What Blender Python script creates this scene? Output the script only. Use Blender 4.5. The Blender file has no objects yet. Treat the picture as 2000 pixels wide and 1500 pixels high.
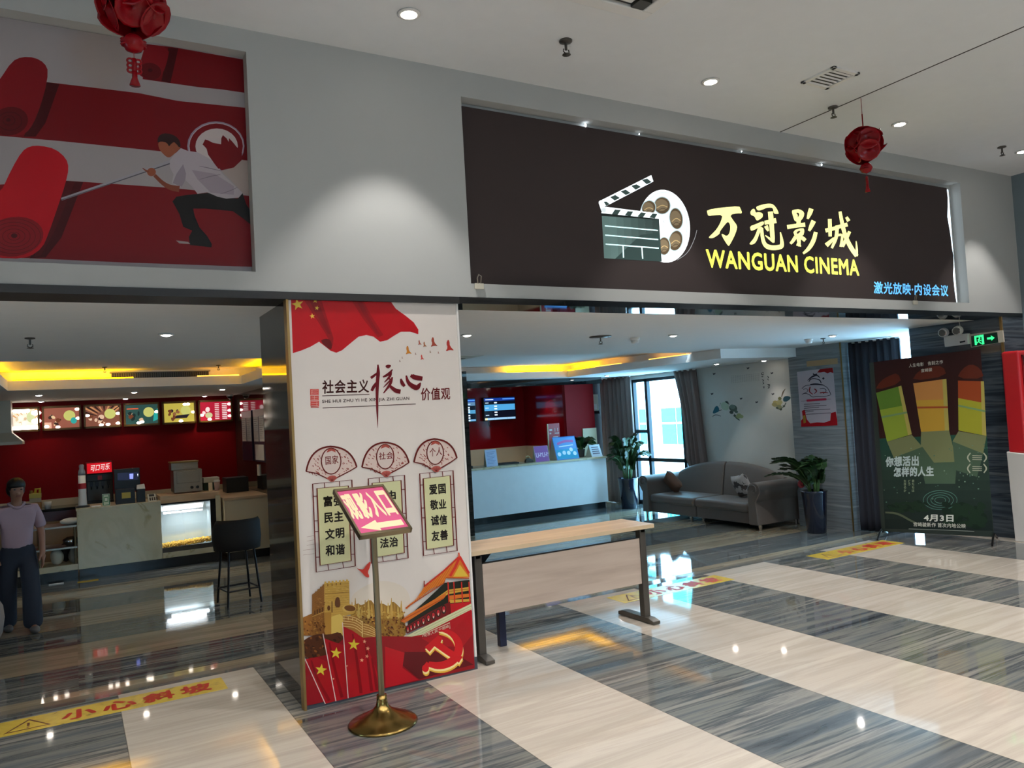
import bpy, bmesh, math, random
from mathutils import Vector as V, Matrix, Euler
from mathutils.geometry import tessellate_polygon
from math import sin, cos, pi, radians as R
sc = bpy.context.scene
COL = sc.collection
rnd = random.Random(11)

# ------------------------------------------------------------------ camera
FPX, YAW, PITCH, ROLL = 1506.0, .52217, .03812, -.05662
EYE = V((0, 0, 1.7))
_f = V((sin(YAW)*cos(PITCH), cos(YAW)*cos(PITCH), sin(PITCH)))
_r0 = V((cos(YAW), -sin(YAW), 0)); _u0 = _r0.cross(_f)
_r = cos(ROLL)*_r0 + sin(ROLL)*_u0
_u = -sin(ROLL)*_r0 + cos(ROLL)*_u0
cam = bpy.data.objects.new('camera', bpy.data.cameras.new('camera')); COL.objects.link(cam)
cam.matrix_world = Matrix(((_r.x, _u.x, -_f.x, EYE.x), (_r.y, _u.y, -_f.y, EYE.y), (_r.z, _u.z, -_f.z, EYE.z), (0, 0, 0, 1)))
cam.data.sensor_width = 36; cam.data.lens = FPX/2000*36; cam.data.clip_start = .05
sc.camera = cam

# ------------------------------------------------------------------ daylight, exposure
sc.view_settings.view_transform = 'Standard'; sc.view_settings.look = 'None'
sc.view_settings.gamma = 1; sc.view_settings.use_curve_mapping = False
sc.view_settings.exposure = 0.3
w = bpy.data.worlds.new('overcast_daylight'); sc.world = w; w.use_nodes = True
bg = w.node_tree.nodes['Background']
bg.inputs[0].default_value = (.36, .70, 1.0, 1); bg.inputs[1].default_value = 15.0
sc.cycles.max_bounces = 8; sc.cycles.diffuse_bounces = 4; sc.cycles.glossy_bounces = 4
sc.cycles.transparent_max_bounces = 8; sc.cycles.sample_clamp_indirect = 6
LAMP = (1.0, .95, .90)

def portal(name, loc, rot, sx, sy):
    l = bpy.data.lights.new(name, 'AREA'); l.shape = 'RECTANGLE'; l.size = sx; l.size_y = sy
    l.cycles.is_portal = True
    o = bpy.data.objects.new(name, l); COL.objects.link(o); o.location = loc; o.rotation_euler = rot
portal('daylight_portal', (10.24, 11.45, 1.0), (0, R(90), 0), 2.6, 2.1)
portal('daylight_portal', (10.3, 6.65, 1.1), (0, R(90), 0), 2.7, 1.5)
portal('daylight_portal', (1.2, -5.95, 1.9), (R(90), 0, 0), 1.4, 1.4)
_s = bpy.data.lights.new('sun', 'SUN'); _s.energy = 6; _s.color = (.93, 1, 1); _s.angle = .2
_so = bpy.data.objects.new('sun', _s); COL.objects.link(_so); _so.rotation_euler = V((1, .25, -.55)).to_track_quat('-Z', 'Y').to_euler()

# ------------------------------------------------------------------ materials
def lin(h):
    if isinstance(h, (tuple, list)): c = [x/255 if max(h) > 1 else x for x in h]
    else: c = [int(h[i:i+2], 16)/255 for i in (0, 2, 4)]
    return tuple(x/12.92 if x <= .04045 else ((x+.055)/1.055)**2.4 for x in c)
def newmat(name):
    m = bpy.data.materials.new(name); m.use_nodes = True
    return m, m.node_tree, m.node_tree.nodes['Principled BSDF']
def nd(nt, typ, **kw):
    n = nt.nodes.new(typ)
    for k, v in kw.items():
        if k.startswith('i_'):
            key = k[2:]; key = int(key) if key.isdigit() else key
            s = n.inputs[key]
            if isinstance(v, bpy.types.NodeSocket): nt.links.new(v, s)
            else: s.default_value = v
        else: setattr(n, k, v)
    return n
def mathn(nt, op, a, b=0.0):
    n = nt.nodes.new('ShaderNodeMath'); n.operation = op
    for i, x in enumerate((a, b)):
        if isinstance(x, bpy.types.NodeSocket): nt.links.new(x, n.inputs[i])
        else: n.inputs[i].default_value = x
    return n.outputs[0]
def mixc(nt, fac, a, b, blend='MIX'):
    n = nt.nodes.new('ShaderNodeMix'); n.data_type = 'RGBA'; n.blend_type = blend
    for s, x in ((n.inputs[0], fac), (n.inputs[6], a), (n.inputs[7], b)):
        if isinstance(x, bpy.types.NodeSocket): nt.links.new(x, s)
        elif isinstance(x, tuple): s.default_value = (*x[:3], 1)
        else: s.default_value = x
    return n.outputs[2]
def ramp(nt, fac, stops):
    n = nt.nodes.new('ShaderNodeValToRGB'); nt.links.new(fac, n.inputs[0])
    e = n.color_ramp.elements
    while len(e) < len(stops): e.new(.5)
    for x, (p, c) in zip(e, stops): x.position = p; x.color = (*lin(c), 1)
    return n.outputs[0]
def mat(name, col, rough=.5, metal=0, emit=0, var=0, vscale=(8, 8, 8), bump=0, coat=0, ior=1.5, sheen=0):
    m, nt, p = newmat(name); c = lin(col)
    p.inputs['Roughness'].default_value = rough; p.inputs['Metallic'].default_value = metal
    p.inputs['IOR'].default_value = ior; p.inputs['Coat Weight'].default_value = coat
    p.inputs['Sheen Weight'].default_value = sheen
    tc = nd(nt, 'ShaderNodeTexCoord'); mp = nd(nt, 'ShaderNodeMapping', i_0=tc.outputs['Object'], i_3=vscale)
    ns = nd(nt, 'ShaderNodeTexNoise', i_0=mp.outputs[0], i_2=1.0, i_3=4.0)
    v = max(var, .03)
    d = tuple(x*(1-v) for x in c); l_ = tuple(min(1, x*(1+v)) for x in c)
    out = mixc(nt, ns.outputs[0], d, l_)
    nt.links.new(out, p.inputs['Base Color'])
    if bump:
        b = nd(nt, 'ShaderNodeBump', i_0=bump, i_1=.02, i_3=ns.outputs[0]) if False else nt.nodes.new('ShaderNodeBump')
        b.inputs['Strength'].default_value = bump; b.inputs['Distance'].default_value = .01
        nt.links.new(ns.outputs[0], b.inputs['Height']); nt.links.new(b.outputs[0], p.inputs['Normal'])
    if emit:
        p.inputs['Emission Color'].default_value = (*c, 1); p.inputs['Emission Strength'].default_value = emit
    return m
def grain(name, stops, scale, rough=.1, dist=.6, detail=8, extra=None, ior=1.5):
    m, nt, p = newmat(name)
    tc = nd(nt, 'ShaderNodeTexCoord'); mp = nd(nt, 'ShaderNodeMapping', i_0=tc.outputs['Object'], i_3=scale)
    ns = nd(nt, 'ShaderNodeTexNoise', i_0=mp.outputs[0], i_2=1.0, i_3=float(detail)); ns.inputs['Distortion'].default_value = dist
    nt.links.new(ramp(nt, ns.outputs[0], stops), p.inputs['Base Color'])
    p.inputs['Roughness'].default_value = rough; p.inputs['IOR'].default_value = ior
    return m
def print_mat(name, emit=0, rough=.45, coat=0):
    m, nt, p = newmat(name)
    a = nd(nt, 'ShaderNodeVertexColor'); a.layer_name = 'ink'
    nt.links.new(a.outputs[0], p.inputs['Base Color']); p.inputs['Roughness'].default_value = rough
    p.inputs['Coat Weight'].default_value = coat; p.inputs['Specular IOR Level'].default_value = .2
    if emit:
        nt.links.new(a.outputs[0], p.inputs['Emission Color']); p.inputs['Emission Strength'].default_value = emit
    return m
DARK = [(.30, '2e3338'), (.40, '565b5f'), (.47, '73746f'), (.52, '454a4e'), (.58, '86847e'), (.66, '3c4146'), (.74, '7a7a76')]
LIGHT = [(.28, 'a89f94'), (.42, 'b8afa4'), (.50, 'aca398'), (.60, 'bdb4a9'), (.75, 'b0a79c')]
def band_floor(name, axis, origin, width, dark=DARK, light=LIGHT):
    m, nt, p = newmat(name)
    tc = nd(nt, 'ShaderNodeTexCoord'); sep = nd(nt, 'ShaderNodeSeparateXYZ', i_0=tc.outputs['Object'])
    k = mathn(nt, 'DIVIDE', mathn(nt, 'SUBTRACT', sep.outputs[axis], origin), width)
    fl = mathn(nt, 'FLOOR', k)
    mask = mathn(nt, 'FLOORED_MODULO', fl, 2.0)
    # every tile shifts the vein pattern
    row = mathn(nt, 'FLOOR', mathn(nt, 'DIVIDE', sep.outputs[1 - axis], 1.72))
    off = nd(nt, 'ShaderNodeCombineXYZ', i_0=mathn(nt, 'MULTIPLY', fl, 3.17), i_1=mathn(nt, 'MULTIPLY', fl, 1.31), i_2=mathn(nt, 'MULTIPLY', row, 2.3))
    add = nd(nt, 'ShaderNodeVectorMath', operation='ADD'); nt.links.new(tc.outputs['Object'], add.inputs[0]); nt.links.new(off.outputs[0], add.inputs[1])
    cols = []
    for sc_, dist, st in (((.26, 5.0, 1), .3, dark), ((.4, 6, 1), .4, light)):
        mp = nd(nt, 'ShaderNodeMapping', i_0=add.outputs[0], i_3=sc_)
        ns = nd(nt, 'ShaderNodeTexNoise', i_0=mp.outputs[0], i_2=1.0, i_3=9.0); ns.inputs['Distortion'].default_value = dist
        ns.inputs['Roughness'].default_value = .62
        cols.append(ramp(nt, ns.outputs[0], st))
    c = mixc(nt, mask, cols[1], cols[0])
    fr = mathn(nt, 'FRACT', k); edge = mathn(nt, 'LESS_THAN', mathn(nt, 'MINIMUM', fr, mathn(nt, 'SUBTRACT', 1.0, fr)), .003)
    c = mixc(nt, mathn(nt, 'MULTIPLY', edge, .55), c, lin('302c28'))
    nt.links.new(c, p.inputs['Base Color'])
    p.inputs['Roughness'].default_value = .045; p.inputs['IOR'].default_value = 1.52
    return m
M = {}
M['floor'] = band_floor('polished_stone_bands', 0, .22, .8625)
M['lobby_floor'] = band_floor('lobby_stone_bands', 1, 12.74, .80, DARK, [(.28, '8a7e6c'), (.42, 'a0937e'), (.50, '8e826e'), (.60, 'a89b86'), (.75, '978a76')])
M['ramp'] = grain('dark_ramp_stone', DARK, (.85, 9, 1), .06)
M['ceiling'] = mat('ceiling_paint', 'dee0e1', .9)
M['lobby_ceiling'] = mat('lobby_ceiling_paint', 'e4e3e0', .85)
M['fascia'] = mat('grey_white_wall_paint', 'acaeac', .85, var=.02, vscale=(2, 2, 2))
M['bluewall'] = mat('blue_grey_wall_paint', '6b7a82', .8)
M['wall'] = mat('plain_wall_paint', 'b8b4ac', .85)
M['dimwall'] = mat('dark_stone_paint', '2b2526', .3)
M['stone'] = grain('blue_grey_vein_stone', [(.3, '232a33'), (.44, '3d4752'), (.52, '59626a'), (.58, '323b46'), (.7, '6d7376')], (.5, .5, 11), .14, .5)
M['column'] = grain('grey_vein_stone', [(.3, '6d7276'), (.48, '868c90'), (.55, '757b80'), (.7, '9a9fa0')], (.6, .6, 13), .2, .5)
M['pillar'] = grain('polished_dark_stone', [(.3, '1c1917'), (.5, '3a3531'), (.6, '2a2623'), (.75, '4c4640')], (.6, .6, 8), .05, .5)
M['gold'] = mat('gold_trim', '96794a', .4, .75)
M['mirror'] = mat('black_mirror_steel', '15171a', .03, .3, ior=1.8)
M['blackglass'] = mat('black_glass', '0c0d10', .04, ior=1.6)
M['redmatte'] = mat('dark_red_wall', '86090f', .5)
M['red'] = mat('red_gloss_wall', '8a0b14', .12)
M['cream'] = mat('cream_wall', 'd8c5a2', .5)
M['white'] = mat('white_plastic', 'dedcd8', .4)
M['offwhite'] = mat('offwhite_plastic', 'c4bfae', .45)
M['black'] = mat('black_plastic', '121214', .4)
M['blackfab'] = mat('black_upholstery', '0d0d0f', .8, var=.2)
M['blackmet'] = mat('black_metal', '141416', .35, .6)
M['bronze'] = mat('bronze_metal', '54504b', .35, .5)
M['brass'] = mat('brushed_brass', '8f7644', .22, 1)
M['champagne'] = mat('champagne_steel', '8d8066', .28, .9)
M['chrome'] = mat('chrome', 'b8babc', .12, 1)
M['steel'] = mat('stainless_steel', '9a948a', .3, .9, var=.12, vscale=(3, 3, 30))
M['darksteel'] = mat('grey_steel_panel', '4d4842', .4, .6)
M['wood'] = grain('beech_laminate', [(.3, 'b89674'), (.5, 'c9a985'), (.7, 'd3b592')], (1.5, 14, 14), .35, .3)
M['panelwood'] = grain('pale_oak_laminate', [(.3, 'a9978a'), (.5, 'b8a799'), (.7, 'c2b2a4')], (1.2, 10, 14), .4, .3)
M['edge'] = mat('pale_edge_band', 'c8b191', .4)
M['bluemet'] = mat('dark_blue_metal', '232a44', .35, .4)
M['marble'] = grain('white_marble', [(.30, 'c4ba98'), (.46, 'd2c8a8'), (.55, 'cfc5a4'), (.60, 'b3a47c'), (.63, 'd0c6a6'), (.8, 'c2b790')], (1.6, 1.6, 1.6), .25, 1.6, 6)
M['marble_blue'] = mat('white_quartz', 'e6eaea', .2, var=.05, vscale=(6, 6, 6))
M['plinth'] = mat('black_plinth', '0e0e10', .25)
M['pot'] = mat('dark_glazed_pot', '171a2b', .12, coat=.5)
M['leaf'] = mat('glossy_green_leaf', '26401f', .3, var=.45, vscale=(14, 14, 14))
M['stem'] = mat('plant_stem', '4d6a35', .5)
M['soil'] = mat('soil', '20170f', .9)
M['sofa'] = mat('taupe_upholstery', '5e544d', .55, var=.06, sheen=.2)
M['curtain'] = mat('brown_curtain', '7c6a64', .85, var=.1, vscale=(30, 30, 2))
M['curtaindark'] = mat('dark_curtain', '2a2a33', .85, var=.1, vscale=(30, 30, 2))
M['frame'] = mat('dark_window_frame', '23282e', .4, .3)
M['redgloss'] = mat('red_kiosk_plastic', 'c5242c', .25)
M['lantern'] = mat('red_lantern_plastic', '84040f', .22)
M['pink'] = mat('pink_cloth', 'a98d96', .8, var=.06)
M['jeans'] = mat('dark_denim', '232733', .85, var=.12, vscale=(20, 20, 20))
M['skin'] = mat('skin', '9a6a52', .5)
M['hair'] = mat('black_hair', '0f0c0b', .5)
M['paper'] = mat('paper', 'd5d2cd', .6)
for k_, v_ in (('redmatte', .12), ('lantern', .25)): M[k_].node_tree.nodes['Principled BSDF'].inputs['Specular IOR Level'].default_value = v_
M['print'] = print_mat('printed_ink'); M['gloss_print'] = print_mat('laminated_print', 0, .3, .25)
M['sign_glow'] = print_mat('backlit_sign_ink', .85)
M['menu_glow'] = print_mat('backlit_menu_ink', .8)
M['screen'] = print_mat('screen_pixels', 1.3, .2)
M['exit_glow'] = print_mat('exit_sign_glow', 1.6)
M['lens'] = mat('lamp_lens', 'fff4e6', .3, emit=30)
M['led'] = mat('white_led', 'eaf4ff', .3, emit=14)
M['amber'] = mat('amber_led_strip', 'ffbe00', .4, emit=10)
M['amberlow'] = mat('amber_led_strip_dim', 'ffb84a', .4, emit=2.2)
M['popcorn'] = mat('popcorn', 'd9a93f', .8, var=.4, vscale=(60, 60, 60))
M['facade'] = mat('white_facade', 'e8ecec', .8)
M['cyan'] = mat('cyan_window_glass', '2fb7b5', .15)
def glass(name, tint=(1, 1, 1), refl=1.0):
    m = bpy.data.materials.new(name); m.use_nodes = True; nt = m.node_tree; nt.nodes.clear()
    t = nd(nt, 'ShaderNodeBsdfTransparent', i_0=(*tint, 1)); g = nd(nt, 'ShaderNodeBsdfGlossy', i_1=.01)
    lw = nd(nt, 'ShaderNodeLayerWeight', i_0=.5); fr = mathn(nt, 'ADD', .04, mathn(nt, 'MULTIPLY', .9, mathn(nt, 'POWER', lw.outputs[1], 5.0)))
    mx = nd(nt, 'ShaderNodeMixShader', i_0=mathn(nt, 'MULTIPLY', fr, refl), i_1=t.outputs[0], i_2=g.outputs[0])
    o = nd(nt, 'ShaderNodeOutputMaterial', i_0=mx.outputs[0]); return m
M['glass'] = glass('clear_glass'); M['tealglass'] = glass('tinted_glass', (.9, .98, 1))

# ------------------------------------------------------------------ object helpers
def tag(o, label, cat, group=None):
    o['label'] = label; o['category'] = cat
    if group: o['group'] = group
    return o
def thing(name, label, cat, loc=(0, 0, 0), rot=(0, 0, 0), group=None):
    o = bpy.data.objects.new(name, None); COL.objects.link(o); o.empty_display_size = .1
    o.location = loc; o.rotation_euler = rot if isinstance(rot, (tuple, list)) else (0, 0, rot)
    return tag(o, label, cat, group)
def copy_tree(o, parent=None):
    c = o.copy(); COL.objects.link(c)
    if parent: c.parent = parent
    for ch in list(o.children): copy_tree(ch, c)
    return c
def dup(root, loc, rz=None, label=None, group=None):
    c = copy_tree(root); c.location = loc
    if rz is not None: c.rotation_euler = (0, 0, rz)
    if label: c['label'] = label
    if group: c['group'] = group
    return c
def basis(o):
    return Matrix.Translation(o.location) @ o.rotation_euler.to_matrix().to_4x4()
def chaikin(pts, n=2, closed=True):
    for _ in range(n):
        out = []; L = len(pts)
        rng = range(L) if closed else range(L-1)
        if not closed: out.append(pts[0])
        for i in rng:
            a, b = pts[i], pts[(i+1) % L]
            out.append(tuple(x*.75+y*.25 for x, y in zip(a, b))); out.append(tuple(x*.25+y*.75 for x, y in zip(a, b)))
        if not closed: out.append(pts[-1])
        pts = out
    return pts
class MB:
    def __init__(s): s.v = []; s.f = []; s.mi = []; s.c = []; s.T = None
    def add(s, vs, fs, m=0, c=None):
        b = len(s.v)
        s.v += [(s.T @ V(p)) if s.T else V(p) for p in vs]
        for f in fs: s.f.append([b+i for i in f]); s.mi.append(m); s.c.append(c)
        return s
    def box(s, x0, x1, y0, y1, z0, z1, m=0):
        return s.add([(x0, y0, z0), (x1, y0, z0), (x1, y1, z0), (x0, y1, z0), (x0, y0, z1), (x1, y0, z1), (x1, y1, z1), (x0, y1, z1)],
                     [(3, 2, 1, 0), (4, 5, 6, 7), (0, 1, 5, 4), (1, 2, 6, 5), (2, 3, 7, 6), (3, 0, 4, 7)], m)
    def tube(s, path, r, n=10, m=0, closed=False):
        P = [V(p) for p in path]; L = len(P); rr = r if isinstance(r, (list, tuple)) else [r]*L
        vs = []; up = None
        for i in range(L):
            a = P[(i-1) % L] if (closed or i) else P[i]; b = P[(i+1) % L] if (closed or i < L-1) else P[i]
            t = (b-a).normalized()
            if up is None: up = t.orthogonal().normalized()
            up = (up - t*up.dot(t)); up = up.normalized() if up.length > 1e-6 else t.orthogonal().normalized()
            q = t.cross(up)
            for k in range(n):
                an = 2*pi*k/n; vs.append(P[i] + rr[i]*(cos(an)*up + sin(an)*q))
        fs = []
        for i in range(L if closed else L-1):
            for k in range(n):
                j = (i+1) % L; fs.append((i*n+k, i*n+(k+1) % n, j*n+(k+1) % n, j*n+k))
        if not closed: fs += [tuple(range(n-1, -1, -1)), tuple((L-1)*n+k for k in range(n))]
        return s.add(vs, fs, m)
    def cyl(s, a, b, r, n=16, m=0, r2=None): return s.tube([a, b], [r, r if r2 is None else r2], n, m)
    def lathe(s, prof, c=(0, 0, 0), n=24, m=0, sx=1, sy=1):
        vs = []; fs = []
        for r, z in prof:
            for k in range(n): vs.append((c[0]+sx*r*cos(2*pi*k/n), c[1]+sy*r*sin(2*pi*k/n), c[2]+z))
        for i in range(len(prof)-1):
            for k in range(n): fs.append((i*n+k, i*n+(k+1) % n, (i+1)*n+(k+1) % n, (i+1)*n+k))
        fs += [tuple(range(n-1, -1, -1)), tuple((len(prof)-1)*n+k for k in range(n))]
        return s.add(vs, fs, m)
    def sph(s, c, r, nu=16, nv=10, m=0):
        if not isinstance(r, (tuple, list)): r = (r, r, r)
        prof = [(sin(pi*i/nv), -cos(pi*i/nv)) for i in range(nv+1)]
        vs = []; fs = []
        for a, b in prof:
            for k in range(nu): vs.append((c[0]+r[0]*a*cos(2*pi*k/nu), c[1]+r[1]*a*sin(2*pi*k/nu), c[2]+r[2]*b))
        for i in range(nv):
            for k in range(nu): fs.append((i*nu+k, i*nu+(k+1) % nu, (i+1)*nu+(k+1) % nu, (i+1)*nu+k))
        return s.add(vs, fs, m)
    def prism(s, poly, ext, m=0):          # poly: 3-D points, ext: extrusion vector
        n = len(poly); e = V(ext); P = [V(p) for p in poly]
        return s.add(P+[p+e for p in P], [tuple(range(n-1, -1, -1)), tuple(range(n, 2*n))]+[(i, (i+1) % n, n+(i+1) % n, n+i) for i in range(n)], m)
    def grid(s, fn, nu, nv, m=0, thick=None):
        vs = [fn(i/nu, j/nv) for j in range(nv+1) for i in range(nu+1)]
        return s.add(vs, [(j*(nu+1)+i, j*(nu+1)+i+1, (j+1)*(nu+1)+i+1, (j+1)*(nu+1)+i) for j in range(nv) for i in range(nu)], m)
    def build(s, name, mats, parent=None, smooth=False, bevel=0, subsurf=0, local=False, loc=None, solid=0, kind=None, label=None, wn=False):
        me = bpy.data.meshes.new(name)
        vs = s.v
        if parent is not None and not local:
            top = parent
            while top.parent: top = top.parent
            inv = basis(top).inverted(); vs = [inv @ p for p in vs]
        elif loc is not None: vs = [p-V(loc) for p in vs]
        me.from_pydata([tuple(p) for p in vs], [], s.f)
        if not isinstance(mats, (list, tuple)): mats = [mats]
        for x in mats: me.materials.append(M[x] if isinstance(x, str) else x)
        me.polygons.foreach_set('material_index', s.mi)
        if any(c is not None for c in s.c):
            at = me.color_attributes.new('ink', 'FLOAT_COLOR', 'CORNER')
            for p in me.polygons:
                c = s.c[p.index] or (.5, .5, .5)
                for li in p.loop_indices: at.data[li].color = (*c, 1)
        if smooth: me.polygons.foreach_set('use_smooth', [True]*len(me.polygons))
        bm = bmesh.new(); bm.from_mesh(me); 
        if not any(c is not None for c in s.c): bmesh.ops.recalc_face_normals(bm, faces=bm.faces)
        bm.to_mesh(me); bm.free(); me.update()
        o = bpy.data.objects.new(name, me); COL.objects.link(o)
        if parent is not None: o.parent = parent
        elif loc is not None: o.location = loc
        if solid:
            d = o.modifiers.new('solid', 'SOLIDIFY'); d.thickness = solid; d.offset = 0
        if bevel:
            b = o.modifiers.new('bevel', 'BEVEL'); b.width = bevel; b.segments = 3; b.limit_method = 'ANGLE'
            me.polygons.foreach_set('use_smooth', [True]*len(me.polygons)); b.harden_normals = True
        if subsurf:
            d = o.modifiers.new('subd', 'SUBSURF'); d.levels = d.render_levels = subsurf
        if kind: o['kind'] = kind
        if label: o['label'] = label
        return o
def struct(name, mb, m, **k): return mb.build(name, m, kind='structure', **k)

# survey of the place: where a sight line of the reference photograph meets a plane of the room
def sight(x, y): return ((x-1000)/FPX)*_r - ((y-750)/FPX)*_u + _f
def atY(x, y, Y): d = sight(x, y); return EYE + d*(Y/d.y)
def atX(x, y, X): d = sight(x, y); return EYE + d*(X/d.x)
def atZ(x, y, Z): d = sight(x, y); return EYE + d*((Z-EYE.z)/d.z)

_tx = {}
def text_mesh(body, bold=0):
    k = (body, bold)
    if k in _tx: return _tx[k]
    c = bpy.data.curves.new('t', 'FONT'); c.body = body; c.size = 1; c.resolution_u = 3; c.space_character = 1.08; c.fill_mode = 'FRONT'
    o = bpy.data.objects.new('t', c); COL.objects.link(o)
    dg = bpy.context.evaluated_depsgraph_get(); e = o.evaluated_get(dg); me = e.to_mesh()
    vs = [(v.co.x, v.co.y) for v in me.vertices]; fs = [tuple(p.vertices) for p in me.polygons]
    e.to_mesh_clear(); COL.objects.unlink(o); bpy.data.objects.remove(o); bpy.data.curves.remove(c)
    xs = [a for a, b in vs] or [0]; ys = [b for a, b in vs] or [0]
    _tx[k] = (vs, fs, (min(xs), max(xs), min(ys), max(ys))); return _tx[k]

class Art:
    """flat printed artwork on a plane: origin O, axes U, W (unit), normal N towards the viewer"""
    def __init__(s, O, U, W, mi=0):
        s.O, s.U, s.W = V(O), V(U).normalized(), V(W).normalized(); s.N = s.U.cross(s.W); s.mb = MB(); s.lay = 0; s.mi = mi
        s.x0 = s.y0 = 0; s.k = 1; s.px = True
    def src(s, x0, y0, k, reset=True): s.lay = 0 if reset else s.lay; s.x0, s.y0, s.k = x0, y0, k; s.px = True; return s
    def uv(s, p):
        if not s.px: return p
        d = sight(s.x0+p[0]/s.k, s.y0+p[1]/s.k); t = (s.O-EYE).dot(s.N)/d.dot(s.N); q = EYE+d*t-s.O
        return (q.dot(s.U), q.dot(s.W))
    def p3(s, u, w): return s.O + s.U*u + s.W*w + s.N*(.0006+.00002*s.lay)
    def _poly(s, P, col):
        s.lay += 1
        A = sum(P[i][0]*P[(i+1) % len(P)][1]-P[(i+1) % len(P)][0]*P[i][1] for i in range(len(P)))
        if A < 0: P = P[::-1]
        tri = tessellate_polygon([[V((a, b, 0)) for a, b in P]])
        fs = []
        for t in tri:
            a, b, c = (P[i] for i in t)
            fs.append(t if (b[0]-a[0])*(c[1]-a[1])-(b[1]-a[1])*(c[0]-a[0]) > 0 else (t[0], t[2], t[1]))
        s.mb.add([s.p3(a, b) for a, b in P], fs, s.mi, lin(col))
    def poly(s, pts, col, sm=0):
        if sm: pts = chaikin(pts, sm)
        s._poly([s.uv(p) for p in pts], col); return s
    def stroke(s, pts, w, col, sm=2, closed=False):
        n = len(pts); ws = list(w) if isinstance(w, (list, tuple)) else [w]*n
        q = [(*p, x) for p, x in zip(pts, ws)]
        if sm and n > 2: q = chaikin(q, sm, closed)
        if closed: q = q+[q[0]]
        L, Rr = [], []
        for i in range(len(q)):
            a = q[max(i-1, 0)]; b = q[min(i+1, len(q)-1)]
            if closed and i in (0, len(q)-1): a, b = q[-2], q[1]
            dx, dy = b[0]-a[0], b[1]-a[1]; l = math.hypot(dx, dy) or 1; nx, ny = -dy/l*q[i][2]/2, dx/l*q[i][2]/2
            L.append((q[i][0]+nx, q[i][1]+ny)); Rr.append((q[i][0]-nx, q[i][1]-ny))
        s.lay += 1; vs = []; fs = []
        for i in range(len(q)): vs += [s.p3(*s.uv(L[i])), s.p3(*s.uv(Rr[i]))]
        for i in range(len(q)-1): fs.append((2*i, 2*i+2, 2*i+3, 2*i+1))
        fs2 = []
        for f in fs:
            nn = (vs[f[1]]-vs[f[0]]).cross(vs[f[2]]-vs[f[0]])
            fs2.append(f if nn.dot(s.N) > 0 else f[::-1])
        s.mb.add(vs, fs2, s.mi, lin(col)); return s
    def ell(s, cx, cy, rx, ry, col, rot=0, n=24, a0=0, a1=360):
        c, si = cos(R(rot)), sin(R(rot)); pts = []
        for k in range(n):
            a = R(a0+(a1-a0)*k/(n if a1-a0 == 360 else n-1)); x, y = rx*cos(a), ry*sin(a); pts.append((cx+c*x-si*y, cy+si*x+c*y))
        return s.poly(pts, col)
    def ring(s, cx, cy, rx, ry, w, col, n=28): return s.stroke([(cx+rx*cos(2*pi*k/n), cy+ry*sin(2*pi*k/n)) for k in range(n)], w, col, 0, True)
    def star(s, cx, cy, r, col, rot=0):
        return s.poly([(cx+(r if k % 2 == 0 else r*.4)*sin(R(36*k+rot)), cy-(r if k % 2 == 0 else r*.4)*cos(R(36*k+rot))) for k in range(10)], col)
    def rect(s, x0, y0, x1, y1, col): return s.poly([(x0, y0), (x1, y0), (x1, y1), (x0, y1)], col)
    def text(s, body, BL, BR, TL, col, bold=0):
        vs, fs, (a, b, c, d) = text_mesh(body); s.lay += 1
        bl, br, tl = V(s.uv(BL)), V(s.uv(BR)), V(s.uv(TL)); e1, e2 = br-bl, tl-bl
        out = []; n0 = len(vs); k_ = bold*1.25
        sh = [(0, 0)]+([(k_, 0), (-k_, 0), (0, k_), (0, -k_), (k_*.7, k_*.7), (-k_*.7, k_*.7), (k_*.7, -k_*.7), (-k_*.7, -k_*.7)] if bold else [])
        fs = [tuple(i+j*n0 for i in f) for j in range(len(sh)) for f in fs]; vs = [(x+dx, y+dy, j) for j, (dx, dy) in enumerate(sh) for x, y in vs]
        a -= k_; b += k_; c -= k_; d += k_
        for x, y, j in vs: q = bl+e1*((x-a)/(b-a))+e2*((y-c)/(d-c)); out.append(s.p3(q.x, q.y)+s.N*(.00002*j))
        s.lay += len(sh)
        g = []
        for f in fs:
            nn = (out[f[1]]-out[f[0]]).cross(out[f[2]]-out[f[0]]); g.append(f if nn.dot(s.N) > 0 else f[::-1])
        s.mb.add(out, g, s.mi, lin(col)); return s
    def build(s, name, m, parent=None, **k): return s.mb.build(name, m, parent, **k)
# ================================================================== THE SETTING
WF = 4.71          # hall side of the fascia wall
ZL = -.30          # lobby floor level
b = MB(); b.box(-6, 9.6, -6, 5.8, -.2, 0); struct('floor', b, 'floor')
b = MB(); b.prism([(-6, 5.8, 0), (10.4, 5.8, 0), (10.4, 5.8, -.4), (-6, 5.8, -.4)], (0, 0, 0)) if 0 else None
b = MB(); b.add([(-6, 5.8, 0), (10.3, 5.8, 0), (10.3, 7.0, ZL), (-6, 7.0, ZL), (-6, 5.8, -.5), (10.3, 5.8, -.5), (10.3, 7.0, -.5), (-6, 7.0, -.5)],
      [(0, 1, 2, 3), (7, 6, 5, 4), (0, 4, 5, 1), (1, 5, 6, 2), (2, 6, 7, 3), (3, 7, 4, 0)]); struct('floor', b, 'ramp')
b = MB(); b.box(-6, 10.3, 7.0, 15.3, ZL-.2, ZL); struct('floor', b, 'lobby_floor')
# hall ceiling: two board fields with an open joint
b = MB(); b.box(-6, 5.655, -6, WF, 4.11, 4.16); b.box(5.668, 9.6, -6, WF, 4.11, 4.16); b.box(-6, 9.6, -6, WF, 4.16, 4.2); struct('ceiling', b, 'ceiling')
b = MB(); b.box(5.655, 5.668, -6, WF, 4.108, 4.15); struct('trim_9', b, mat('dark_joint', '3a3833', .8))
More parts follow.
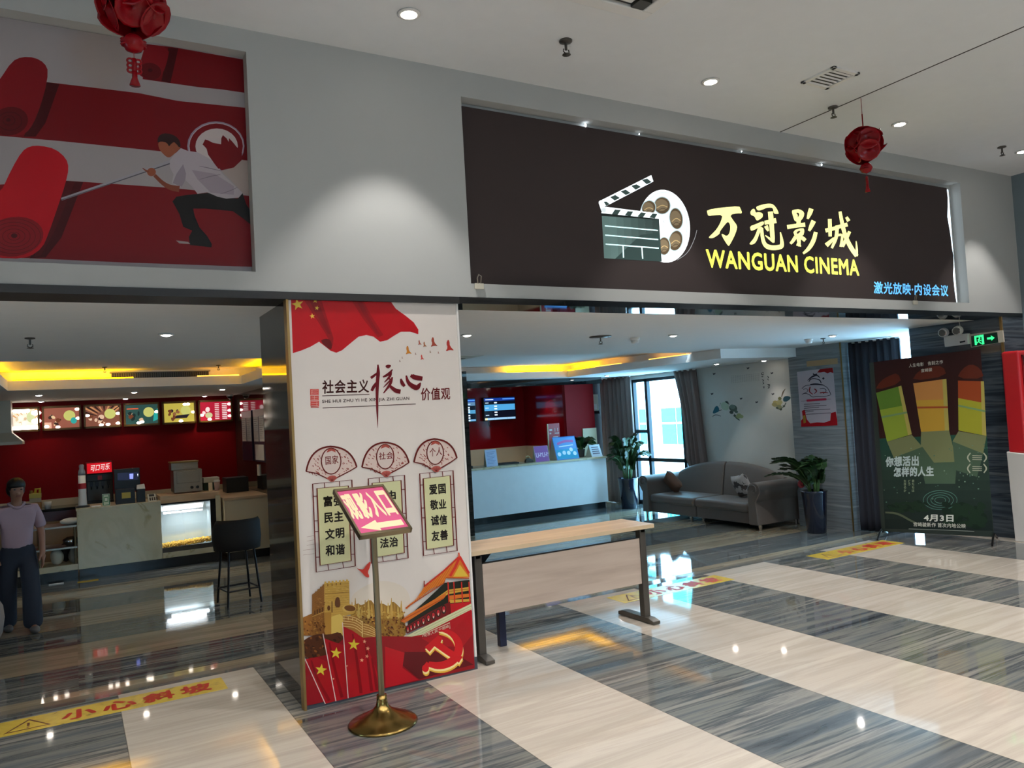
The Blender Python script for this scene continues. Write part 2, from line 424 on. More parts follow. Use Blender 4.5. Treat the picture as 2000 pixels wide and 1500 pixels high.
# fascia wall with two recesses
b = MB()
SX0, SX1, SZ0, SZ1 = 2.43, 8.46, 2.612, 3.925
MX0, MX1, MZ0, MZ1 = -2.2, .99, 2.632, 3.972
y0, y1 = WF, 4.82
for x0, x1, z0, z1 in ((-6, 9.51, 2.515, 2.612), (-6, MX0, 2.612, 4.11), (MX0, MX1, 2.612, MZ0), (MX0, MX1, MZ1, 4.11), (MX1, SX0, 2.612, 4.11), (SX0, SX1, SZ1, 4.11), (SX1, 9.51, 2.612, 4.11)):
    b.box(x0, x1, y0, y1, z0, z1)
b.box(-6, 9.51, y1, 5.0, 2.515, 4.11)
struct('wall_front', b, 'fascia')
b = MB(); b.box(-6, 2.33, 4.702, 5.0, 2.47, 2.515); struct('trim_1', b, mat('black_trim_paint', '141313', .5))
b = MB(); b.box(2.33, 9.5, 4.702, 5.0, 2.47, 2.515); struct('trim_8', b, 'mirror')
b = MB(); b.box(9.51, 9.6, -6, WF, 0, 4.11); struct('wall_right', b, 'bluewall')
b = MB(); b.box(-6.1, -6, -6, WF, 0, 4.11); struct('wall_left', b, 'wall')
b = MB()   # unseen back wall of the hall, with a window added for fill daylight
b.box(-6, 9.6, -6.1, -6, 0, 1.2); b.box(-6, 9.6, -6.1, -6, 2.6, 4.11); b.box(-6, .5, -6.1, -6, 1.2, 2.6); b.box(1.9, 9.6, -6.1, -6, 1.0, 2.8)
struct('wall_back', b, 'wall')
b = MB()
for x in (.5, 1.84): b.box(x, x+.06, -6.08, -6.02, 1.2, 2.6)
b.box(.5, 1.9, -6.08, -6.02, 1.2, 1.26)
f = struct('fill_window', b, 'frame'); g = MB(); g.box(.5, 1.9, -6.055, -6.05, 1.2, 2.6); g.build('window_glass', 'glass', f)
# stone returns on the right of the opening
b = MB(); b.box(9.05, 9.51, WF, 5.8, -.02, 2.47); struct('wall_side', b, 'stone')
b = MB(); b.box(9.036, 9.06, WF-.012, WF+.012, 0, 2.47); struct('trim_2', b, 'gold')
# pillar with the poster board
b = MB(); b.box(1.168, 2.318, 4.776, 5.5, 0, 2.515); struct('wall_pillar', b, 'pillar')
b = MB(); b.box(1.160, 1.175, 4.708, 4.776, 0, 2.47); struct('trim_3', b, 'gold')
# right pillar and the side wall behind the sofa
b = MB(); b.box(9.86, 10.25, 7.4, 8.36, ZL, 2.47); struct('wall_column', b, 'column')
b = MB(); b.box(9.852, 9.868, 7.392, 7.41, ZL, 2.47); struct('trim_4', b, 'gold')
b = MB(); b.box(10.05, 10.25, 8.36, 10.72, ZL, 2.6); b.box(10.05, 10.25, 10.72, 12.6, 2.25, 2.6); b.box(10.05, 10.25, 12.6, 13.3, ZL, 2.6)
b.box(10.2, 10.3, 5.0, 5.85, -.5, 2.6); b.box(10.2, 10.3, 6.85, 7.45, -.5, 2.6); b.box(10.2, 10.3, 5.85, 6.85, -.5, ZL+.05); b.box(9.51, 10.3, 5.0, 5.8, -.5, 2.6)
struct('wall_lobby_right', b, 'offwhite' if 0 else mat('lobby_wall_paint', 'c3c2bb', .8))
# lobby ceiling: a flat field, two recessed trays with coves, lower soffits around them
b = MB()
b.box(-6, 10.3, 5.0, 8.8, 2.47, 2.53)
b.box(8.25, 10.3, 7.9, 8.3, 2.47, 2.53) if 0 else None
b.box(-6, 10.3, 8.8, 15.3, 2.57, 2.66)
TR = [(-.65, 2.12, 11.3), (3.6, 8.25, 12.2)]
for z0, z1, e in ((2.33, 2.45, 0), (2.45, 2.57, .25)):
    b.box(-6, -.65-e, 8.8, 15.3, z0, z1)
    b.box(-.65-e, 2.12+e, 11.3+e, 15.3, z0, z1)
    b.box(2.12+e, 3.6-e, 8.8, 15.3, z0, z1)
    b.box(3.6-e, 8.25+e, 12.2+e, 15.3, z0, z1)
    b.box(8.25+e, 10.2, 8.2 if e == 0 else 8.8, 15.3, z0, z1)
b.box(8.25, 10.2, 8.2, 8.8, 2.45, 2.47)
struct('ceiling', b, 'lobby_ceiling')
# amber strips lying on the cove ledges (some lengths are dead)
def strip(mb, x0, x1, y0, y1): mb.box(x0, x1, y0, y1, 2.452, 2.47)
t = thing('cove_light', 'amber light strip glowing in the ceiling cove above both counters', 'cove light', (2, 11.4, 2.452))
for m_, q_ in (('amber', (-.6, .75, 11.38, 11.44)), ('amberlow', (1.55, 2.1, 11.38, 11.44)), ('amber', (2.2, 2.26, 9.2, 11.2)), ('amber', (-.79, -.73, 9.2, 11.3)), ('amber', (7.0, 8.2, 12.28, 12.34)), ('amberlow', (4.2, 5.9, 12.28, 12.34)), ('amber', (8.33, 8.39, 11.5, 12.3)), ('amberlow', (8.33, 8.39, 10.7, 11.4)), ('amberlow', (8.33, 8.39, 9.0, 9.9))):
    b = MB(); strip(b, *q_); b.build('light_strip', m_, t, label='dimmer amber strip' if m_ == 'amberlow' else None)
# lobby walls
b = MB(); b.box(-6, 2.66, 15.0, 15.2, ZL, 2.45); struct('wall_snack_back', b, 'redmatte')
b = MB(); b.box(-6.1, -6, 5.0, 15.2, ZL-.2, 2.6); struct('wall_lobby_left', b, 'dimwall')
b = MB(); b.box(2.66, 5.8, 11.6, 15.2, ZL, 2.45); struct('wall_partition', b, 'stone' if 0 else 'pillar')
for nm_, q_ in (('back', (5.8, 8.9, 15.0, 15.2)), ('right', (8.9, 9.0, 13.4, 15.2)), ('end', (8.9, 9.62, 13.3, 13.4))): b = MB(); b.box(*q_, .957, 2.45); struct('wall_reception_'+nm_, b, 'red' if nm_ != 'end' else 'redmatte')
for nm_, q_ in (('back', (5.8, 8.885, 14.985, 15.2)), ('right', (8.885, 9.0, 13.4, 15.2)), ('end', (8.885, 9.62, 13.285, 13.4))): b = MB(); b.box(*q_, ZL, .957); struct('wall_dado_'+nm_, b, 'cream')
b = MB(); b.box(9.28, 9.63, 13.275, 13.3, .957, 1.3); struct('trim_7', b, 'cream')
b = MB(); b.box(9.62, 10.25, 13.5, 13.6, ZL, 2.45); struct('wall_reception_side', b, 'dimwall')
b = MB(); b.box(5.8, 9.3, 12.55, 12.72, 2.2, 2.33); struct('trim_5', b, 'blackglass')
b = MB(); b.box(2.62, 2.67, 11.75, 11.95, .72, 1.55); struct('trim_6', b, 'cream')
# lobby window: floor to ceiling frames, rail and the house across the yard
b = MB()
for y0, y1 in ((10.72, 10.78), (11.08, 11.16), (12.12, 12.2), (12.55, 12.6)): b.box(10.1, 10.18, y0, y1, ZL, 2.25)
for z0, z1 in ((2.19, 2.25), (.58, .65), (ZL, ZL+.08)): b.box(10.1, 10.18, 10.72, 12.6, z0, z1)
b.box(10.1, 10.18, 12.2, 12.55, 1.15, 1.22); b.box(10.1, 10.18, 10.72, 11.08, 1.18, 1.26)
f = struct('window_2', b, 'frame'); g = MB(); g.box(10.135, 10.14, 10.72, 12.6, ZL, 2.25); g.build('window_glass', 'tealglass', f)
b = MB()
for y in (5.85, 6.8): b.box(10.22, 10.28, y, y+.05, -.25, 2.47)
b.box(10.22, 10.28, 5.85, 6.85, -.25, -.18)
f = struct('window_3', b, 'frame'); g = MB(); g.box(10.25, 10.255, 5.9, 6.8, -.2, 2.47); g.build('window_glass', 'glass', f)
b = MB()
b.tube([(11.1, 9.5, .52), (11.1, 13.5, .52)], .03); b.tube([(11.1, 9.5, -.1), (11.1, 13.5, -.1)], .015); b.tube([(11.1, 9.5, .25), (11.1, 13.5, .25)], .015)
for k in range(32): b.cyl((11.1, 9.6+k*.125, -.3), (11.1, 9.6+k*.125, .25), .008, 6)
tag(b.build('balcony_railing', 'white', loc=(11.1, 11.5, -.3)), 'white balcony railing outside the lobby window', 'railing')
t = thing('apartment_building', 'white building with cyan windows across the yard', 'building', (17, 15, -8))
b = MB(); b.box(17, 18, 15.5, 30, -8, 7); b.build('wall', 'facade', t)
pr = None
for z in (-4.6, -1.6, .35, 3.2, 6.2):
    for k, y in enumerate((16.0, 18.2, 20.4, 22.6, 24.8)):
        hh = 1.75 if z != .35 else 1.3
        if z == -1.6: continue
        b = MB(); b.box(16.93, 17.05, y, y+1.5, z, z+hh); fr = b.build('window', 'white', t)
        b = MB()
        for a in range(2): b.box(16.9, 16.94, y+.06+a*.72, y+.72+a*.72, z+.06, z+hh*.55); b.box(16.9, 16.94, y+.06+a*.72, y+.72+a*.72, z+hh*.6, z+hh-.06)
        b.build('pane', 'cyan', fr)
    b = MB(); b.box(16.8, 17.0, 15.5, 30, z-.75, z-.6); b.build('ledge', 'facade', t)
# ================================================================== CEILING FITTINGS
def downlight(x, y, z, watts, half, label, group, r=.065, blend=.25, col=LAMP, tilt=(0, 0, 0), soft=.03, lens='lens'):
    t = thing('downlight', label, 'ceiling light', (x, y, z), (0, 0, 0), group)
    b = MB(); b.lathe([(r*1.0, 0), (r*1.35, -.004), (r*1.38, -.010), (r*.98, -.014), (r*.9, -.002)], n=24); b.build('trim_ring', 'white', t, local=True, smooth=True)
    b = MB(); b.lathe([(r*.84, -.004), (r*.8, -.014), (r*.55, -.020), (.001, -.022)], n=20); b.build('lens', lens, t, local=True)
    l = bpy.data.lights.new('downlight_lamp', 'SPOT'); l.energy = watts; l.color = col; l.spot_size = 2*R(half); l.spot_blend = blend; l.shadow_soft_size = soft
    o = bpy.data.objects.new('downlight_lamp', l); COL.objects.link(o); o.parent = t; o.location = (0, 0, -.03); o.rotation_euler = tilt
    return t
HP = 95
for i, (x, w_) in enumerate(((1.82, 'over the pillar'), (4.25, 'over the left half of the cinema sign'), (6.56, 'right of the hanging lantern'), (8.62, 'nearest the right wall'))):
    downlight(x, 4.14, 4.11, HP*.95, 38, 'round recessed hall downlight '+w_, 'downlights in the hall ceiling', r=.05, blend=.4)
for x in (-3, -.6, 1.82, 4.25, 6.56, 8.62):       # the rows behind
    for y in (1.8, -.6, -3.2):
        downlight(x, y, 4.11, HP*1.95, 64, 'round recessed downlight further back in the hall', 'downlights in the hall ceiling', r=.062, blend=.6)
for x, s_ in ((.67, 'over the snack bar floor'), (3.28, 'behind the poster pillar'), (5.84, 'over the reception floor'), (8.53, 'in front of the grey pillar')):
    downlight(x, 6.5, 2.47, 90 if x > 1 else 48, 72, 'small bright downlight in the lower ceiling '+s_, 'downlights in the lobby ceiling', r=.042, blend=.8, col=(1, .85, .62) if x < 1 else LAMP)
for x, y, s_ in ((-.36, 12.5, 'left of the front row above the snack counter'), (.83, 12.5, 'middle of the front row above the snack counter'), (2.05, 12.5, 'right of the front row above the snack counter'),
             (-.39, 14.55, 'left, above the lit menu panels'), (.83, 14.6, 'middle, above the lit menu panels'), (2.1, 14.65, 'right, above the lit menu panels')):
    downlight(x, y, 2.33, 10, 50, 'small downlight '+s_, 'downlights above the snack counter', r=.045, blend=.7, col=(1, .84, .60))
for x, y, s_ in ((6.95, 14.3, 'above the ticket screens'), (7.9, 14.3, 'in front of the right screen'), (8.6, 13.9, 'by the red corner')):
    downlight(x, y, 2.33, 16, 45, 'small downlight behind the reception desk '+s_, 'downlights above the reception', r=.04, blend=.7)
for x, y, s_ in ((9.0, 11.95, 'before the left curtain'), (9.25, 9.3, 'over the sofa'), (9.75, 8.75, 'beside the grey pillar')):
    downlight(x, y, 2.33, 11, 42, 'small downlight in the soffit '+s_, 'downlights along the window soffit', r=.045, blend=.6)

for x in (-2.5, 2.5, 7.2):   # pendants added out of view behind the camera to brighten the hall ceiling
    t = thing('fill_pendant', 'unseen white bowl pendant added to brighten the hall ceiling', 'added pendant lamp', (x, -1.2, 3.1), 0, 'bowl pendants added to light the hall ceiling')
    b = MB(); b.lathe([(.03, 0), (.16, .03), (.26, .10), (.28, .16), (.265, .16), (.24, .1), (.02, .03)], n=28); b.build('bowl', 'white', t, local=True, smooth=True)
    b = MB(); b.cyl((0, 0, .03), (0, 0, 1.01), .006, 8); b.build('cord', 'black', t, local=True)
    l = bpy.data.lights.new('pendant_fill', 'SPOT'); l.energy = 310; l.color = (1, .97, .95); l.spot_size = R(168); l.spot_blend = .5; l.shadow_soft_size = .1
    o = bpy.data.objects.new('pendant_fill', l); COL.objects.link(o); o.parent = t; o.location = (0, 0, .12); o.rotation_euler = (pi, 0, 0)

def sprinkler(x, y, z, label, k=1.0, plate=.05):
    t = thing('fire_sprinkler', label, 'sprinkler', (x, y, z), 0, 'fire sprinklers on the ceilings')
    b = MB(); b.lathe([(plate*k, 0), (plate*k, -.012*k), (.02*k, -.018*k), (.012*k, -.02*k)], n=20); b.build('rosette', 'bronze', t, local=True, smooth=True)
    b = MB(); b.cyl((0, 0, -.015*k), (0, 0, -.075*k), .011*k, 10); b.tube([(-.022*k, 0, -.07*k), (-.026*k, 0, -.09*k), (0, 0, -.108*k)], .005*k, 6); b.tube([(.022*k, 0, -.07*k), (.026*k, 0, -.09*k), (0, 0, -.108*k)], .005*k, 6)
    b.build('nozzle', 'bronze', t, local=True)
    b = MB(); b.lathe([(.03*k, -.108*k), (.034*k, -.113*k), (.005*k, -.118*k)], n=14); b.build('deflector', 'bronze', t, local=True); return t
sprinkler(2.88, 4.05, 4.11, 'dark fire sprinkler above the left end of the cinema sign', .85)
sprinkler(5.62, 4.12, 4.11, 'dark fire sprinkler beside the ceiling joint', .8)
sprinkler(8.25, 4.15, 4.11, 'dark fire sprinkler near the right wall', .8)
sprinkler(-.24, 6.78, 2.47, 'small fire sprinkler on the lower ceiling at the snack bar', .7)
sprinkler(4.95, 6.65, 2.47, 'fire sprinkler with a wide white plate beside the smoke detector', .75, .16)
sprinkler(8.79, 6.85, 2.47, 'small fire sprinkler in front of the grey pillar', .7)
for x, y in ((.4, 10.9), (1.75, 10.9)): sprinkler(x, y, 2.57, 'small fire sprinkler in the '+('left' if x < 1 else 'right')+' half of the snack bar cove', .6)
for x, y, s_ in ((5.54, 6.8, 'left of the small lobby downlight'), (8.6, 6.93, 'above the grey pillar')):
    t = thing('smoke_detector', 'white smoke detector on the lower ceiling '+s_, 'smoke detector', (x, y, 2.47), 0, 'smoke detectors')
    b = MB(); b.lathe([(.055, 0), (.055, -.02), (.045, -.03)], n=20); b.build('base', 'white', t, local=True, smooth=True)
    b = MB(); b.lathe([(.042, -.028), (.042, -.05), (.028, -.062), (.001, -.063)], n=20); b.build('sensor_head', 'white', t, local=True, smooth=True)
# square air vent in the hall ceiling
t = thing('air_vent', 'white louvred air vent in the hall ceiling above the sign', 'vent', (5.08, 3.73, 4.11))
b = MB()
for x0, x1, y0, y1 in ((4.93, 4.965, 3.58, 3.88), (5.195, 5.23, 3.58, 3.88), (4.93, 5.23, 3.58, 3.615), (4.93, 5.23, 3.845, 3.88)): b.box(x0, x1, y0, y1, 4.095, 4.112)
b.build('frame', 'white', t, bevel=.003)
b = MB(); b.box(4.96, 5.2, 3.61, 3.85, 4.107, 4.109); b.build('duct', 'black', t)
for k in range(6):
    y = 3.635+k*.04; b = MB(); b.prism([(4.96, y, 4.106), (4.96, y+.006, 4.098), (4.96, y+.012, 4.098), (4.96, y+.006, 4.106)], (.24, 0, 0)); b.build('louvre', 'white', t)
# cassette air conditioner
t = thing('cassette_air_conditioner', 'square cassette air conditioner in the hall ceiling at the top edge', 'air conditioner', (2.68, 3.11, 4.11))
b = MB()
for x0, x1, y0, y1 in ((2.2, 3.15, 2.64, 2.72), (2.2, 3.15, 3.5, 3.59), (2.2, 2.28, 2.72, 3.5), (3.07, 3.15, 2.72, 3.5)): b.box(x0, x1, y0, y1, 4.075, 4.112)
b.build('panel', 'white', t, bevel=.008)
b = MB(); b.box(2.28, 3.07, 2.72, 3.5, 4.098, 4.11); b.build('duct', 'black', t)
for x0, x1, y0, y1 in ((2.4, 2.95, 3.40, 3.46), (2.4, 2.95, 2.76, 2.82), (2.32, 2.38, 2.85, 3.37), (2.97, 3.03, 2.85, 3.37)):
    b = MB(); b.box(x0, x1, y0, y1, 4.08, 4.09); b.build('flap', 'white', t)
b = MB(); b.box(2.42, 2.93, 2.86, 3.36, 4.078, 4.1); b.build('intake_grille', 'white', t, bevel=.01)
b = MB(); b.box(2.97, 3.06, 3.40, 3.49, 4.074, 4.09); b.build('sensor', 'darksteel', t)
# lobby cassette unit and the long cove grille
t = thing('ceiling_air_vent', 'flat white air outlet in the reception ceiling tray beside the poster pillar', 'vent', (4.75, 10.2, 2.57))
b = MB(); b.box(4.2, 5.15, 9.7, 10.7, 2.545, 2.57); b.build('frame', 'offwhite', t, bevel=.006)
b = MB(); b.box(4.3, 5.05, 10.1, 10.2, 2.54, 2.55); b.box(4.3, 5.05, 10.35, 10.42, 2.54, 2.55); b.build('slot', 'black', t)
t = thing('cove_grille', 'long dark air grille in the cove above the snack bar', 'vent', (1.1, 11.54, 2.47))
b = MB(); b.box(.5, 1.72, 11.535, 11.549, 2.455, 2.535); b.build('duct', 'black', t)
b = MB(); b.box(.48, 1.74, 11.525, 11.55, 2.535, 2.545); b.box(.48, 1.74, 11.525, 11.55, 2.45, 2.458); b.build('frame', 'bronze', t)
b = MB()
for k in range(44): b.box(.5+k*.028, .51+k*.028, 11.525, 11.54, 2.455, 2.537)
b.build('vanes', 'bronze', t)
# hanging paper-flower lanterns
def lantern(loc, label, string, rz=0):
    r = .142
    t = thing('hanging_lantern', label, 'lantern', loc, rz, 'red flower lanterns hanging from the hall ceiling')
    b = MB(); rl = random.Random(5)
    dirs = []
    for lat, n, o in ((58, 4, 0), (12, 6, .3), (-34, 5, .75)):
        for k in range(n): dirs.append((R(lat), 2*pi*(k+o)/n))
    for lat, lon in dirs:
        d = V((cos(lat)*cos(lon), cos(lat)*sin(lon), sin(lat))); c = d*r*.80
        axis = (d + V((rl.uniform(-.3, .3), rl.uniform(-.3, .3), rl.uniform(-.3, .3)))).normalized()
        q = axis.to_track_quat('Z', 'Y').to_matrix().to_4x4(); q.translation = c
        b.T = q; pr = .088
        prof = [(.004, -.02), (.03, -.018), (.055, -.006), (.075, .006), (pr, .008)]
        n = 14; vs = [(a*cos(2*pi*k/n), a*sin(2*pi*k/n), z) for a, z in prof for k in range(n)]
        b.add(vs, [(i*n+k, i*n+(k+1) % n, (i+1)*n+(k+1) % n, (i+1)*n+k) for i in range(len(prof)-1) for k in range(n)])
    b.T = None
    b.build('petals', 'lantern', t, local=True, smooth=True, solid=.002)
    b = MB(); b.sph((0, 0, 0), r*.62, 16, 10); b.build('core', 'lantern', t, local=True, smooth=True)
    b = MB(); b.lathe([(.03, r*.93), (.052, r*.97), (.052, r*1.02), (.005, r*1.04)], n=20); b.build('cap', 'lantern', t, local=True, smooth=True)
    b = MB(); b.lathe([(.02, -r), (.04, -r-.02), (.05, -r-.045), (.035, -r-.075), (.01, -r-.085)], n=18)
    for k in range(3): b.tube([(.05*cos(a), .03*sin(a)*(1 if k else .5), -r-.03-.012*k) for a in [2*pi*j/16 for j in range(16)]], .006, 6, closed=True)
    b.build('knot', 'lantern', t, local=True, smooth=True)
    b = MB(); z = -r-.115
    for sx in (-1, 1):
        for k in range(3): b.tube([(sx*.017+.012*cos(a), .0, z-.012-k*.022+.011*sin(a)) for a in [2*pi*j/10 for j in range(10)]], .005, 6, closed=True)
    b.tube([(0, 0, z), (0, 0, z-.07)], .011, 8); b.tube([(0, 0, z-.06), (0, 0, z-.09), (0, 0, z-.125)], [.012, .012, .024], 10)
    b.build('tassel', 'lantern', t, local=True, smooth=True)
    b = MB(); b.tube([(0, 0, r), (0, 0, string)], .0022, 6); b.tube([(0, 0, r), (0, 0, r+.12)], .005, 6); b.tube([(0, 0, -r-.08), (0, 0, -r-.115)], .0015, 5); b.build('string', 'lantern', t, local=True)
    return t
lantern((.306, 3.836, 3.68), 'red flower lantern hanging at the top left in front of the carpet mural', .43)
lantern((5.68, 3.9, 3.715), 'red flower lantern hanging in front of the dark cinema sign', .395, .6)
# ================================================================== SIGNS AND PRINTED THINGS
# ---- mural of rolled carpets in the left recess
t = thing('wall_mural', 'large printed mural of a man unrolling red carpets in the left wall recess', 'mural', (0, 4.815, 2.64))
b = MB(); b.box(MX0, MX1-.004, 4.806, 4.819, MZ0+.002, MZ1-.002); b.build('backing_board', mat('mural_board', '999192', .6), t)
a = Art((0, 4.806, 2.64), (1, 0, 0), (0, 0, 1)).src(0, 0, 2.585)
RD, RD2, RD3, RD4 = '6c040d', '7a0b15', '3e0306', '56050b'
a.poly([(-2000, 40), (700, 190), (900, 250), (1240, 280), (1258, 1000), (-2000, 900)], '9c9495')
a.poly([(735, 222), (870, 238), (1236, 302), (1243, 470), (1120, 452), (1000, 440), (860, 420), (720, 400)], RD)
a.poly([(850, 240), (900, 245), (860, 420), (815, 410)], RD3); a.poly([(735, 222), (858, 238), (840, 330), (810, 395), (760, 405), (715, 390), (692, 360), (715, 290)], RD2, 1); a.ell(760, 360, 55, 42, RD4, 15); a.ell(758, 355, 12, 9, RD3)
a.poly([(240, 415), (700, 470), (900, 510), (1248, 545), (1262, 812), (790, 762), (300, 712), (-300, 660), (-300, 480), (0, 440)], RD)
a.poly([(235, 415), (300, 425), (230, 620), (180, 690), (120, 690)], RD3)
a.poly([(0, 400), (60, 310), (110, 287), (175, 290), (225, 318), (245, 362), (225, 470), (185, 590), (150, 655), (110, 685), (40, 690), (-60, 650), (-60, 480)], RD2, 1)
a.ell(50, 612, 92, 72, RD4, -10); a.ring(50, 612, 60, 46, 3, RD3); a.ring(45, 608, 30, 24, 3, RD3); a.ell(42, 606, 12, 9, RD3)
a.poly([(330, 912), (520, 925), (880, 950), (1268, 990), (1288, 1348), (620, 1325), (170, 1305), (-300, 1290), (-300, 950)], RD)
a.poly([(325, 912), (420, 920), (310, 1200), (230, 1300), (150, 1305)], RD3)
a.poly([(330, 912), (380, 916), (270, 1180), (205, 1290), (170, 1300)], '4a060b')
a.poly([(0, 980), (60, 850), (110, 765), (150, 738), (205, 735), (280, 752), (335, 800), (348, 850), (330, 930), (290, 1050), (245, 1180), (215, 1250), (150, 1298), (60, 1308), (-120, 1290), (-120, 1050)], 'ae0c1a', 1)
a.ell(70, 1195, 150, 100, RD2, -8)
for k in range(5): a.ring(70, 1193, 135-k*26, 88-k*17, 3, RD4)
a.ell(72, 1190, 16, 12, RD3)
a.stroke([(310, 1006), (600, 908), (858, 818)], [14, 16, 20], '9a959c', 0); a.stroke([(310, 1010), (600, 914), (858, 826)], [4, 5, 6], '55525a', 0)
a.src(270, 220, 5.357, False)
a.ell(812, 350, 300, 258, '8e8290'); a.ell(815, 352, 288, 246, 'b9a9b0'); a.ell(815, 352, 280, 238, RD); a.ell(820, 352, 222, 186, 'bfb2b0')
a.poly([(672, 335), (700, 280), (730, 290), (780, 315), (830, 325), (866, 332), (868, 270), (885, 235), (925, 270), (945, 305), (950, 268), (990, 310), (1030, 360), (1085, 420), (1080, 500), (1000, 575), (870, 605), (800, 540), (730, 440), (715, 380), (690, 350)], RD)
a.poly([(870, 610), (1000, 575), (1085, 495), (1160, 505), (1180, 870), (1100, 850), (1000, 740)], 'a3938c')
a.poly([(640, 850), (740, 838), (830, 880), (1040, 900), (1090, 840), (1130, 960), (1190, 1050), (1200, 1190), (1100, 1110), (990, 1032), (870, 1020), (700, 1005), (575, 1005), (590, 1080), (640, 1200), (720, 1290), (770, 1375), (765, 1410), (540, 1385), (530, 1300), (565, 1235), (470, 1195), (430, 1060), (358, 930), (400, 880), (520, 860)], '14100f')
a.poly([(395, 1338), (520, 1352), (545, 1375), (430, 1368)], '8f8885')
a.poly([(330, 500), (385, 430), (445, 372), (520, 402), (620, 415), (760, 490), (880, 640), (1092, 842), (1050, 890), (920, 900), (830, 880), (760, 850), (720, 835), (620, 850), (560, 770), (492, 705), (455, 778), (430, 780), (350, 740), (370, 650), (330, 570)], 'aba0a6')
a.poly([(470, 540), (500, 640), (492, 705), (455, 778), (360, 738), (400, 640)], '8d828b'); a.poly([(560, 600), (800, 640), (1000, 770), (1000, 860), (760, 840), (620, 700)], '978b93')
for q in (((640, 560), (760, 585), (860, 610)), ((640, 700), (780, 660), (860, 650)), ((860, 850), (960, 820), (1040, 780))): a.stroke(list(q), [4, 9, 4], '756a74')
a.stroke([(170, 655), (250, 735), (330, 785), (430, 800)], [36, 40, 55, 66], '7a3f2c'); a.ell(138, 622, 46, 44, '8a4b33'); a.stroke([(45, 580), (75, 605), (110, 620)], [8, 16, 22], '7a3f2c')
a.poly([(205, 318), (215, 370), (232, 400), (260, 432), (290, 460), (318, 472), (345, 462), (420, 392), (442, 372), (430, 310), (330, 320), (240, 300)], '8f5038', 1)
a.poly([(198, 318), (208, 250), (262, 215), (350, 225), (420, 268), (446, 335), (432, 372), (405, 335), (375, 312), (345, 325), (322, 358), (300, 315), (240, 300)], '2a1413', 1); a.ell(372, 345, 24, 34, '8f5038')
a.build('print', 'print', t)

# ---- dark backlit cinema sign in the right recess
t = thing('cinema_sign', 'long dark brown backlit cinema sign in the right wall recess with clapperboard and yellow lettering', 'sign', (5.4, 4.815, 2.62))
b = MB()
n = 40; pts = [(SX0+.01, SZ0+.004), (SX1-.10, SZ0+.004)] + [(SX1-.10-.018*sin(k*.9)-.012*(k % 3 == 0)-.02*k/12, SZ0+.004+(SZ1-SZ0-.05)*k/12) for k in range(1, 13)] + [(SX0+.01, SZ1-.03)]
b.prism([(x, 4.79, z) for x, z in pts], (0, .004, 0)); b.build('fabric_panel', mat('dark_brown_fabric', '2b2120', .8, emit=.12), t)
b = MB(); b.box(SX1-.13, SX1-.05, 4.812, 4.816, SZ0+.01, SZ1-.05); b.build('light_gap', 'led' if 0 else mat('backlight_gap', 'dff2ff', .5, emit=1.6), t, label='strip of white back light at the right edge')
b = MB(); b.box(SX0, SX1, 4.80, 4.819, SZ0, SZ0+.004) if 0 else None
# clapperboard and reel
a = Art((5.4, 4.79, 2.62), (1, 0, 0), (0, 0, 1)).src(1100, 320, 4.762)
a.ell(940, 580, 238, 340, 'f4fbff', -6, 40); a.ring(938, 580, 215, 318, 5, 'a8c4c8'); a.ell(950, 585, 190, 290, 'fbfdff', -6, 36)
for cx, cy, rx, ry, ro in ((920, 388, 72, 76, 0), (1050, 510, 58, 96, -8), (1045, 715, 60, 92, 12), (938, 765, 52, 80, 0), (795, 410, 60, 66, 30)):
    a.ell(cx, cy, rx+8, ry+8, '9fb3b6', ro); a.ell(cx, cy, rx, ry, '4a3d2c', ro)
    a.ell(cx-rx*.1, cy-ry*.05, rx*.86, ry*.72, '6a5d48', ro)
    a.stroke([(cx-rx*.7, cy+ry*.3), (cx, cy-ry*.1), (cx+rx*.7, cy+ry*.2)], 7, 'ab9468'); a.stroke([(cx-rx*.5, cy+ry*.6), (cx, cy+ry*.3), (cx+rx*.6, cy+ry*.5)], 4, '2d2418')
for x, y in ((938, 535), (921, 580), (942, 630)): a.ring(x, y, 9, 11, 4, '7f8f92', 14)
a.stroke([(1243, 615), (1222, 700), (1160, 830), (1060, 895)], [5, 5, 5, 4], '8d9092')
a.poly([(395, 400), (880, 460), (895, 520), (350, 460)], 'f2fbff')
for q in ([(480, 425), (535, 430), (505, 475), (452, 468)], [(600, 440), (650, 445), (625, 487), (573, 478)], [(722, 452), (770, 458), (740, 500), (690, 490)], [(830, 462), (875, 468), (850, 508), (800, 500)]): a.poly(q, '2c3b38')
a.poly([(348, 458), (890, 512), (892, 524), (352, 486)], '0e1514')
a.poly([(330, 350), (818, 105), (838, 165), (395, 395)], 'f2fbff')
for q in ([(730, 150), (780, 138), (822, 170), (775, 190)], [(632, 205), (680, 190), (722, 215), (672, 242)], [(533, 257), (580, 240), (627, 272), (580, 290)], [(435, 310), (483, 290), (527, 318), (478, 342)], [(375, 352), (400, 350), (432, 375), (398, 392)]): a.poly(q, '2c3b38')
a.stroke([(352, 362), (375, 430)], 46, 'dfe7ea', 0); a.ell(352, 362, 23, 23, 'eef4f6'); a.ell(376, 432, 24, 22, 'c3cccf')
c0, c1 = [(358, 485), (380, 878)], [(890, 520), (915, 910)]
for k in range(8):
    f0, f1 = k/8, (k+1)/8; mixp = lambda p, q, f: (p[0]+(q[0]-p[0])*f, p[1]+(q[1]-p[1])*f)
    sh = 104-62*abs(f0-.08)
    a.poly([mixp(c0[0], c1[0], f0), mixp(c0[0], c1[0], f1), mixp(c0[1], c1[1], f1), mixp(c0[1], c1[1], f0)], (sh*.78, sh, sh*.97))
